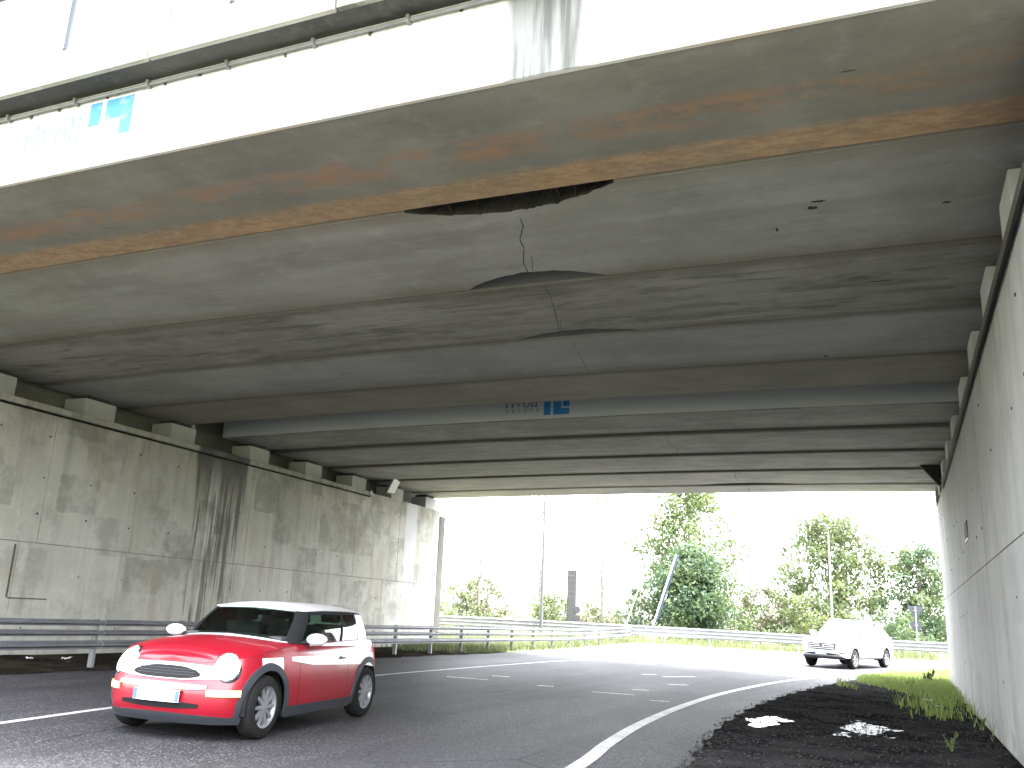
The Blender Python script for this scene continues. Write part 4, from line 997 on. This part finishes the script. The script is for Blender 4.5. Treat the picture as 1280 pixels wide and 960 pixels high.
def ring_house(belt, roof, n=60):
    """matching half rings nose to tail, resampled by fraction"""
    def rs(pts):
        P = smooth_line(pts, .02); L = [0]
        for i in range(1, len(P)): L.append(L[-1] + (P[i] - P[i - 1]).length)
        out = []
        for k in range(n + 1):
            q = L[-1] * k / n; i = max(1, next((j for j, l in enumerate(L) if l >= q - 1e-9), len(L) - 1)); f = (q - L[i - 1]) / max(1e-6, L[i] - L[i - 1]); out.append(P[i - 1].lerp(P[i], f))
        return out
    return rs(belt), rs(roof)
def loft(A, B, k0, k1, bulge, mb, side=1, m=4, a0=0.0, a1=1.0, off=0.0):
    rows = []
    for k in range(k0, k1 + 1):
        r = []
        for j in range(m + 1):
            t = a0 + (a1 - a0) * j / m; p = A[k].lerp(B[k], t); c = Vector((p.x * .25, p.y, 0)); c = c.normalized() if c.length > 1e-4 else c
            p = p + c * (bulge * 4 * t * (1 - t) + off); r.append((p.x, side * p.y, p.z))
        rows.append(r)
    mb.grid(rows); return mb
def wheel(parent, x, y, r, wd, side, spokes=8):
    prof = [(-.5, .66), (-.5, .86), (-.42, .96), (-.25, 1.0), (.25, 1.0), (.42, .96), (.5, .86), (.5, .66)]
    def lathe(pr, n=32):
        mb = MB(); mb.grid([[(p[1] * math.cos(2 * math.pi * k / n), p[0], p[1] * math.sin(2 * math.pi * k / n)) for p in pr] for k in range(n)] + [[(p[1], p[0], 0) for p in pr]]); return mb
    w_ = bpy.data.objects.new('wheel', lathe([(a * wd, b * r) for a, b in prof]).build('tyre_tmp', MT['rubber'], None, True, 40).data)
    bpy.data.objects.remove(bpy.data.objects['tyre_tmp']); COL.objects.link(w_); w_.parent = parent; w_.location = (x, y, r)
    s = side
    rim = lathe([(s * wd * .46, .70 * r), (s * wd * .50, .68 * r), (s * wd * .44, .62 * r), (s * wd * .30, .58 * r), (-s * wd * .3, .58 * r)]).build('rim', MT['alloy'], w_, True, 40)
    mb = MB(); mb.grid([[(q * r * math.cos(2 * math.pi * k / 24), s * wd * .02, q * r * math.sin(2 * math.pi * k / 24)) for q in (.02, .62)] for k in range(25)]); mb.build('brake_shadow', MT['black'], w_)
    for k in range(spokes):
        a = 2 * math.pi * k / spokes; o = MB().box((.08 * r, min(s * wd * .28, s * wd * .42), -.055 * r), (.63 * r, max(s * wd * .28, s * wd * .42), .055 * r)).build('spoke', MT['alloy'], w_); o.rotation_euler = (0, a, 0)
    MB().tube([(0, s * wd * .25, 0), (0, s * wd * .46, 0)], .13 * r, 12).build('hub', MT['alloy'], w_, True, 40)
    return w_
def ellipsoid(c, rx, ry, rz, nu=20, nv=12):
    mb = MB(); mb.grid([[(c[0] + rx * math.sin(math.pi * j / nv) * math.cos(2 * math.pi * i / nu), c[1] + ry * math.sin(math.pi * j / nv) * math.sin(2 * math.pi * i / nu), c[2] + rz * math.cos(math.pi * j / nv)) for j in range(nv + 1)] for i in range(nu + 1)]); return mb
def seam(shell, x, za, zb, side, parent, wd=.0035):
    """the dark gap round a door, as a narrow upright strip on the shell"""
    k = shell.kx(x); rows = []
    for j in range(9):
        p = shell.pt(k, za + (zb - za) * j / 8, .0022, side); rows.append([(x - wd, p[1], p[2]), (x + wd, p[1], p[2])])
    MB().grid(rows).build('shut_line', MT['black'], parent)
def seat(parent, x, y, z, sc=1.0):
    o = MB().box((-.12, -.24, 0), (.06, .24, .42), bev=.05).build('seat', MT['seat'], parent, True); o.location = (x, y, z)
    h = MB().box((-.06, -.13, .44), (.05, .13, .62), bev=.04).build('headrest', MT['seat'], o, True); return o
def drop(car, fx, fy, hx, hy):
    """stand the car on the cambered road"""
    f = Vector((hx, hy, 0)).normalized(); l = Vector((-f.y, f.x, 0)); e = .8
    g0 = G(fx, fy); f.z = (G(fx + f.x * e, fy + f.y * e) - G(fx - f.x * e, fy - f.y * e)) / (2 * e); f.normalize()
    l.z = (G(fx + l.x * e, fy + l.y * e) - G(fx - l.x * e, fy - l.y * e)) / (2 * e); u = f.cross(l).normalized(); l = u.cross(f)
    car.matrix_world = Matrix(((f.x, l.x, u.x, fx), (f.y, l.y, u.y, fy), (f.z, l.z, u.z, g0 + .004), (0, 0, 0, 1)))

# ---- the small red hatchback
car = thing('hatchback_car', 'red hatchback with white roof, white mirrors and white side flash driving past', 'car')
SH = Shell([(1.915, 0), (1.90, .28), (1.85, .50), (1.74, .68), (1.55, .79), (1.25, .835), (.6, .845), (0, .845), (-.8, .845), (-1.25, .835), (-1.52, .785), (-1.66, .66), (-1.705, .42), (-1.715, 0)],
           [(-1.72, .93), (-1.4, .95), (-1.0, .955), (0, .93), (.62, .915), (1.0, .885), (1.35, .845), (1.6, .80), (1.8, .755), (1.92, .735)],
           [(.15, .06), (.30, .015), (.55, .0), (.72, .015), (.86, .05), (.96, .085)],
           [(.15, .10), (.24, .03), (.36, .0), (.50, .005), (.57, .04), (.66, .10), (.74, .17), (.80, .22)], .20, (1.233, -1.233), .365, .315)
N = SH.n; kc = SH.kx(.66)
mb = MB()
for sd in (1, -1): SH.side(0, N, SH.zb, SH.zt, 0, mb, sd, 9)
SH.lid(kc, N, lambda x: .02, mb)
o = mb.build('body', MT['red'], car, True, 40)
bm = bmesh.new(); bm.from_mesh(o.data); bmesh.ops.remove_doubles(bm, verts=bm.verts, dist=.002); bmesh.ops.recalc_face_normals(bm, faces=bm.faces); bm.to_mesh(o.data); bm.free()
SH.lid(0, kc, lambda x: interp([(.6, .075), (1.2, .10), (1.6, .085), (1.75, .05), (1.92, .0)], x), MB(), dz=.003).build('bonnet', MT['red'], car, True, 50)
# inner wheel wells and floor
MB().box((-1.6, -.56, .20), (1.7, .56, .62)).build('underbody', MT['dark'], car)
for xa in SH.axles:
    for sd in (1, -1):
        A = []; B = []
        for k in range(17):
            a = math.pi * (-.06 + 1.12 * k / 16); A.append((xa + .362 * math.cos(a), sd * .80, .315 + .362 * math.sin(a))); B.append((xa + .362 * math.cos(a), sd * .54, .315 + .362 * math.sin(a)))
        MB().grid([A, B]).build('wheel_well', MT['black'], car)
        # cladding round the arch
        k0, k1 = SH.kx(xa + .43), SH.kx(xa - .43)
        def up(k, xa=xa): 
            d = .435 ** 2 - (SH.P[k].x - xa) ** 2; return max(SH.zb(k) + .015, .315 + math.sqrt(max(0, d)), .27)
        SH.patch(k0, k1, lambda k: SH.zb(k) - .004, up, .014, side=sd).build('arch_trim', MT['clad'], car, True, 40)
ka, kb = SH.kx(1.233 - .44), SH.kx(-1.233 + .44)
for sd in (1, -1): SH.patch(ka, kb, lambda k: .175, lambda k: .285, .012, side=sd).build('sill_trim', MT['clad'], car, True, 40)
SH.nose(-.78, .78, lambda y: .165, lambda y: .262 - .03 * (y / .78) ** 2, .014).build('lower_lip', MT['clad'], car, True, 40)
for sd in (1, -1): SH.patch(SH.ky(.76), SH.kx(1.233 + .44), lambda k: .165, lambda k: .255, .014, side=sd).build('lower_lip', MT['clad'], car, True, 40)
# face: white moustache, grille, bumper bar, plate, intake, lamps
SH.nose(-.60, .60, lambda y: .575 + .02 * (y / .6) ** 2, lambda y: .725 - .02 * (y / .6) ** 2, .010).build('grille_surround', MT['wpaint'], car, True, 40)
SH.nose(-.40, .40, lambda y: .585 + .03 * (abs(y) / .4) ** 4, lambda y: .700 - .06 * (abs(y) / .4) ** 3, .018).build('grille', MT['black'], car, True, 40)
for z in (.62, .645, .67): SH.nose(-.34, .34, lambda y: z - .003, lambda y: z + .003, .021, 1).build('grille_bar', MT['clad'], car, True)
SH.nose(-.50, .50, lambda y: .485 + .02 * (y / .5) ** 2, lambda y: .545 - .01 * (y / .5) ** 2, .026).build('bumper_bar', MT['pipe'], car, True, 40)
SH.nose(-.44, .44, lambda y: .300 + .02 * (y / .44) ** 2, lambda y: .375 - .02 * (y / .44) ** 2, .006).build('intake', MT['black'], car, True, 40)
pl = SH.nose(-.26, .26, lambda y: .365, lambda y: .475, .045, 1).build('number_plate', MT['plate'], car)
for sd in (1, -1): SH.nose(sd * .215, sd * .258, lambda y: .368, lambda y: .472, .047, 1).build('plate_band', MT['plate_blue'], pl)
for sd in (1, -1):
    SH.nose(sd * .50, sd * .755, lambda y: .435, lambda y: .497, .018).build('indicator_lamp', MT['amber'], car, True, 40)
    hl = ellipsoid((0, 0, 0), .10, .155, .185, 24, 14).build('headlight', MT['chrome'], car, True); hl.location = (1.635, sd * .575, .685); hl.rotation_euler = (0, R(-34), R(28 * sd))
    ln = ellipsoid((.012, 0, 0), .10, .14, .17, 24, 14).build('lens', MT['lens'], hl, True)
    # white patch on the wing above the wheel
    SH.patch(SH.kx(1.36), SH.kx(.98), lambda k: max(SH.zb(k) + .075, .66), lambda k: .80, .006, side=sd).build('wing_flash', MT['wpaint'], car, True, 40)
    # white flash along the doors, widening to the rear quarter
    SH.patch(SH.kx(.78), SH.kx(-1.60), lambda k: interp([(-1.6, .60), (-1.0, .66), (.3, .70), (.78, .76)], SH.P[k].x), lambda k: interp([(-1.6, .79), (-1.0, .79), (.3, .80), (.78, .80)], SH.P[k].x), .006, side=sd).build('side_flash', MT['wpaint'], car, True, 40)
    SH.patch(SH.kx(.30), SH.kx(-1.62), lambda k: interp([(-1.6, .87), (-1.0, .885), (.30, .905)], SH.P[k].x), lambda k: SH.zt(k) - .002, .006, side=sd).build('shoulder_flash', MT['wpaint'], car, True, 40)
    # door with handle, shut lines
    for x in (.60, -.62): seam(SH, x, .30, .90, sd, car)
    MB().box((-.10, -.012, -.018), (.10, .02, .018), bev=.008).build('door_handle', MT['chrome'], car, True).location = (-.42, sd * .835, .765)
    m = ellipsoid((0, 0, 0), .085, .125, .068).build('mirror', MT['wpaint'], car, True); m.location = (.46, sd * .93, .985)
    MB().tube([(0, -sd * .22, -.06), (0, -sd * .06, -.02)], .025, 8).build('mirror_stalk', MT['black'], m, True)
    SH.patch(SH.kx(-1.50), SH.kx(-1.66), lambda k: .60, lambda k: .88, .02, side=sd).build('tail_lamp', MT['tail'], car, True, 40)
# greenhouse
BELT, ROOF = ring_house([(.80, 0, .985), (.765, .38, .965), (.62, .66, .93), (.40, .735, .925), (0, .75, .93), (-.8, .75, .955), (-1.25, .72, .955), (-1.52, .62, .95), (-1.63, .36, .945), (-1.65, 0, .945)],
                        [(.32, 0, 1.315), (.30, .34, 1.305), (.20, .56, 1.295), (.06, .615, 1.297), (-.2, .635, 1.305), (-.8, .635, 1.305), (-1.15, .615, 1.295), (-1.38, .53, 1.29), (-1.47, .31, 1.288), (-1.485, 0, 1.288)])
kA = min(range(61), key=lambda k: abs(BELT[k].x - .66)); kA2 = min(range(61), key=lambda k: abs(BELT[k].x - .46)); kB = min(range(61), key=lambda k: abs(BELT[k].x + .55)); kC = min(range(61), key=lambda k: abs(BELT[k].x + 1.02)); kC2 = min(range(61), key=lambda k: abs(BELT[k].x + 1.50))
mb = MB(); loft(BELT, ROOF, 0, kA, .02, mb, 1); loft(BELT, ROOF, 0, kA, .02, mb, -1); mb.build('windscreen', MT['tglass'], car, True, 50)
mb = MB(); loft(BELT, ROOF, kC2, 60, .02, mb, 1); loft(BELT, ROOF, kC2, 60, .02, mb, -1); mb.build('rear_window', MT['tglass'], car, True, 50)
for sd in (1, -1):
    loft(BELT, ROOF, kA, kA2, .02, MB(), sd, off=.004).build('front_pillar', MT['black'], car, True, 50)
    loft(BELT, ROOF, kA2, kB, .02, MB(), sd).build('door_window', MT['tglass'], car, True, 50)
    loft(BELT, ROOF, kB - 1, kB, .02, MB(), sd, off=.005).build('middle_pillar', MT['black'], car, True, 50)
    loft(BELT, ROOF, kB, kC, .02, MB(), sd).build('quarter_window', MT['tglass'], car, True, 50)
    loft(BELT, ROOF, kC, kC2, .02, MB(), sd, off=.006).build('rear_pillar', MT['wpaint'], car, True, 50)
    loft(BELT, ROOF, kA, kC2, .0, MB(), sd, 1, .86, 1.0, .012).build('window_top_trim', MT['black'], car, True, 50)
mb = MB(); loft(BELT, ROOF, 0, kA, .0, mb, 1, 1, .0, .07, .01); loft(BELT, ROOF, 0, kA, .0, mb, -1, 1, .0, .07, .01); mb.build('cowl', MT['black'], car, True)
mb = MB()
for sd in (1, -1): mb.grid([[(BELT[k].x + .02 + .05 * q, sd * BELT[k].y * (1 + .02 * q), BELT[k].z + .018 - .012 * q) for q in (0, 1, 2)] for k in range(kA + 2)])
mb.build('cowl_trim', MT['wpaint'], car, True)
rows = []
for k in range(61):
    p = ROOF[k]; yy = p.y * 1.03; rows.append([(p.x + .02 * (1 if p.x > -.6 else -1), yy * (1 - 2 * j / 12), p.z + (.068 * (1 - (1 - 2 * j / 12) ** 2) ** .7) * min(1, (1 - abs((p.x + .58) / .95) ** 3) * 1.1 if abs((p.x + .58) / .95) < 1 else 0)) for j in range(13)])
lo = [[(p[0], p[1], p[2] - .03) for p in (r[0],)] for r in rows]
mb = MB(); mb.grid(rows)
for sd in (0, 12): mb.grid([[(r[sd][0], r[sd][1], r[sd][2]), (r[sd][0], r[sd][1] * .985, r[sd][2] - .028)] for r in rows])
mb.build('roof', MT['wpaint'], car, True, 60)
MB().box((-1.45, -.66, .945), (.58, .66, .957)).build('cabin_floor', MT['dark'], car)
for x, y in ((-.12, .36), (-.12, -.36), (-1.05, .32), (-1.05, -.32)): seat(car, x, y, .70)
o = MB().box((.40, -.62, .93), (.70, .62, 1.0), bev=.03).build('dashboard', MT['seat'], car, True)
sw = MB().tube([(.32 + .06 * math.cos(a * math.pi / 8), .36 + .17 * math.sin(a * math.pi / 8), 1.0 + .15 * math.cos(a * math.pi / 8)) for a in range(17)], .014, 6).build('steering_wheel', MT['black'], car, True)
MB().box((.12, -.11, 1.21), (.15, .11, 1.27), bev=.012).build('inner_mirror', MT['black'], car, True)
for xa in SH.axles:
    for sd in (1, -1): wheel(car, xa, sd * .735, .315, .185, sd, 10)
CAR_POS = (-7.12, 9.22, .127, -.992)
drop(car, *CAR_POS)

# ---- the white pickup
pk = thing('pickup_truck', 'white double-cab pickup with barred grille coming round the bend', 'pickup')
TS = Shell([(2.55, 0), (2.54, .36), (2.49, .64), (2.36, .84), (2.1, .945), (1.6, .97), (0, .975), (-1.2, .975), (-2.0, .97), (-2.35, .945), (-2.47, .84), (-2.50, .6), (-2.505, 0)],
           [(-2.6, 1.20), (-1.0, 1.22), (0, 1.20), (1.1, 1.17), (1.6, 1.14), (2.1, 1.10), (2.4, 1.04), (2.56, 1.0)],
           [(.25, .05), (.5, .01), (.8, .0), (1.0, .02), (1.2, .07)],
           [(.25, .16), (.40, .05), (.55, .0), (.80, .01), (.95, .06), (1.05, .14), (1.15, .25)], .42, (1.60, -1.55), .43, .38, 160)
N = TS.n; kc = TS.kx(1.22)
mb = MB()
for sd in (1, -1): TS.side(0, N, TS.zb, TS.zt, 0, mb, sd, 8)
TS.lid(kc, N, lambda x: .01, mb)
o = mb.build('body', MT['wpaint'], pk, True, 40)
bm = bmesh.new(); bm.from_mesh(o.data); bmesh.ops.remove_doubles(bm, verts=bm.verts, dist=.002); bmesh.ops.recalc_face_normals(bm, faces=bm.faces); bm.to_mesh(o.data); bm.free()
TS.lid(0, kc, lambda x: interp([(1.2, .07), (1.8, .09), (2.3, .06), (2.56, .0)], x), MB(), dz=.003).build('bonnet', MT['wpaint'], pk, True, 50)
MB().box((-2.4, -.62, .36), (2.3, .62, .80)).build('underbody', MT['dark'], pk)
for xa in TS.axles:
    for sd in (1, -1):
        A = []; B = []
        for k in range(15):
            a = math.pi * (-.08 + 1.16 * k / 14); A.append((xa + .427 * math.cos(a), sd * .93, .38 + .427 * math.sin(a))); B.append((xa + .427 * math.cos(a), sd * .60, .38 + .427 * math.sin(a)))
        MB().grid([A, B]).build('wheel_well', MT['black'], pk); wheel(pk, xa, sd * .835, .375, .25, sd, 6)
TS.nose(-.56, .56, lambda y: .70 + .03 * (abs(y) / .56) ** 3, lambda y: .985 - .03 * (abs(y) / .56) ** 2, .012).build('grille', MT['black'], pk, True, 40)
for k, z in enumerate((.745, .81, .875, .94)): TS.nose(-.52, .52, lambda y: z - .010, lambda y: z + .010, .03, 1).build('grille_bar', MT['chrome'], pk, True)
MB().tube([(2.53, 0, .86), (2.565, 0, .86)], .07, 16).build('badge', MT['chrome'], pk, True, 40)
TS.nose(-.74, .74, lambda y: .50 + .03 * (y / .74) ** 2, lambda y: .585 - .05 * (y / .74) ** 2, .012).build('intake', MT['black'], pk, True, 40)
TS.nose(-.88, .88, lambda y: .36, lambda y: .455, .012).build('lower_bumper', MT['clad'], pk, True, 40)
TS.nose(-.80, .80, lambda y: .455, lambda y: .487, .020).build('skid_plate', MT['alloy'], pk, True, 40)
pl = TS.nose(-.26, .26, lambda y: .515, lambda y: .625, .035, 1).build('number_plate', MT['plate'], pk)
for sd in (1, -1): TS.nose(sd * .215, sd * .258, lambda y: .518, lambda y: .622, .037, 1).build('plate_band', MT['plate_blue'], pl)
for sd in (1, -1):
    TS.nose(sd * .57, sd * .90, lambda y: .885 + .02 * abs(y), lambda y: .985, .014).build('headlight', MT['lens'], pk, True, 40)
    TS.nose(sd * .56, sd * .80, lambda y: .865 + .02 * abs(y), lambda y: .884 + .02 * abs(y), .016).build('headlight_trim', MT['black'], pk, True, 40)
    TS.nose(sd * .70, sd * .88, lambda y: .58, lambda y: .615, .014).build('fog_lamp', MT['clad'], pk, True, 40)
    TS.patch(TS.kx(1.13), TS.kx(-1.08), lambda k: .36, lambda k: .425, .02, side=sd).build('side_step', MT['clad'], pk, True, 40)
    for x in (1.05, .08, -.95): seam(TS, x, .48, 1.16, sd, pk, .006)
    for x in (.25, -.72): MB().box((-.10, -.012, -.018), (.10, .022, .018), bev=.008).build('door_handle', MT['chrome'], pk, True).location = (x, sd * .965, 1.02)
    m = ellipsoid((0, 0, 0), .09, .14, .11).build('mirror', MT['wpaint'], pk, True); m.location = (.93, sd * 1.06, 1.27)
    MB().tube([(0, -sd * .2, -.06), (0, -sd * .05, -.03)], .03, 8).build('mirror_stalk', MT['black'], m, True)
    MB().prism([(-1.05, 1.215), (-1.30, 1.215), (-1.95, 1.30), (-1.95, 1.215), (-2.2, 1.215), (-2.2, 1.27), (-1.15, 1.70), (-1.05, 1.72)], 1, sd * .80 - .04, sd * .80 + .04).build('sport_bar', MT['wpaint'], pk)
    TS.patch(TS.kx(-2.30), TS.kx(-2.47), lambda k: .80, lambda k: 1.12, .012, side=sd).build('tail_lamp', MT['tail'], pk, True, 40)
    MB().tube([(.35, sd * .62, 1.80), (.2, sd * .62, 1.855), (-.8, sd * .62, 1.855), (-.95, sd * .62, 1.79)], .018, 6).build('roof_rail', MT['alloy'], pk, True)
BELT, ROOF = ring_house([(1.42, 0, 1.245), (1.38, .42, 1.225), (1.22, .75, 1.185), (.95, .86, 1.18), (.4, .875, 1.19), (-.5, .875, 1.205), (-.92, .85, 1.21), (-1.07, .70, 1.215), (-1.12, .4, 1.215), (-1.12, 0, 1.215)],
                        [(.62, 0, 1.765), (.60, .36, 1.755), (.50, .58, 1.745), (.38, .655, 1.745), (.1, .68, 1.75), (-.5, .68, 1.75), (-.82, .665, 1.74), (-.95, .56, 1.735), (-.98, .32, 1.735), (-.98, 0, 1.735)])
def kb_(x): return min(range(61), key=lambda k: abs(BELT[k].x - x))
kA, kA2, kB, kC, kC2 = kb_(1.26), kb_(1.06), kb_(.08), kb_(-.80), kb_(-1.06)
mb = MB(); loft(BELT, ROOF, 0, kA, .02, mb, 1); loft(BELT, ROOF, 0, kA, .02, mb, -1); mb.build('windscreen', MT['pglass'], pk, True, 50)
mb = MB(); loft(BELT, ROOF, kC2, 60, .02, mb, 1); loft(BELT, ROOF, kC2, 60, .02, mb, -1); mb.build('rear_window', MT['pglass'], pk, True, 50)
for sd in (1, -1):
    loft(BELT, ROOF, kA, kA2, .02, MB(), sd, off=.006).build('front_pillar', MT['wpaint'], pk, True, 50)
    loft(BELT, ROOF, kA2, kB, .02, MB(), sd).build('door_window', MT['pglass'], pk, True, 50)
    loft(BELT, ROOF, kB - 1, kB + 1, .02, MB(), sd, off=.006).build('middle_pillar', MT['wpaint'], pk, True, 50)
    loft(BELT, ROOF, kB, kC, .02, MB(), sd).build('rear_door_window', MT['pglass'], pk, True, 50)
    loft(BELT, ROOF, kC, kC2, .02, MB(), sd, off=.006).build('rear_pillar', MT['wpaint'], pk, True, 50)
rows = []
for k in range(61):
    p = ROOF[k]; q = abs((p.x + .17) / .84); cr = .08 * (1 - q ** 3) if q < 1 else 0
    rows.append([(p.x, p.y * 1.03 * (1 - 2 * j / 12), p.z + cr * (1 - (1 - 2 * j / 12) ** 2) ** .7) for j in range(13)])
mb = MB(); mb.grid(rows)
for sd in (0, 12): mb.grid([[r[sd], (r[sd][0], r[sd][1] * 1.01, r[sd][2] - .04)] for r in rows])
mb.build('roof', MT['wpaint'], pk, True, 60)
MB().box((-1.0, -.76, 1.225), (1.2, .76, 1.235)).build('cabin_floor', MT['dark'], pk)
for x, y in ((.25, .40), (.25, -.40), (-.65, .40), (-.65, -.40)): seat(pk, x, y, 1.02)
MB().box((.95, -.72, 1.20), (1.25, .72, 1.26), bev=.03).build('dashboard', MT['seat'], pk, True)
th = R(20); hx, hy = -math.sin(th), -math.cos(th); fl = Vector((-1.80, 38.83, 0))     # contact point of the front wheel on the near side
cen = fl - Vector((hx, hy, 0)) * 1.60 - Vector((-hy, hx, 0)) * .90
drop(pk, cen.x, cen.y, hx, hy)
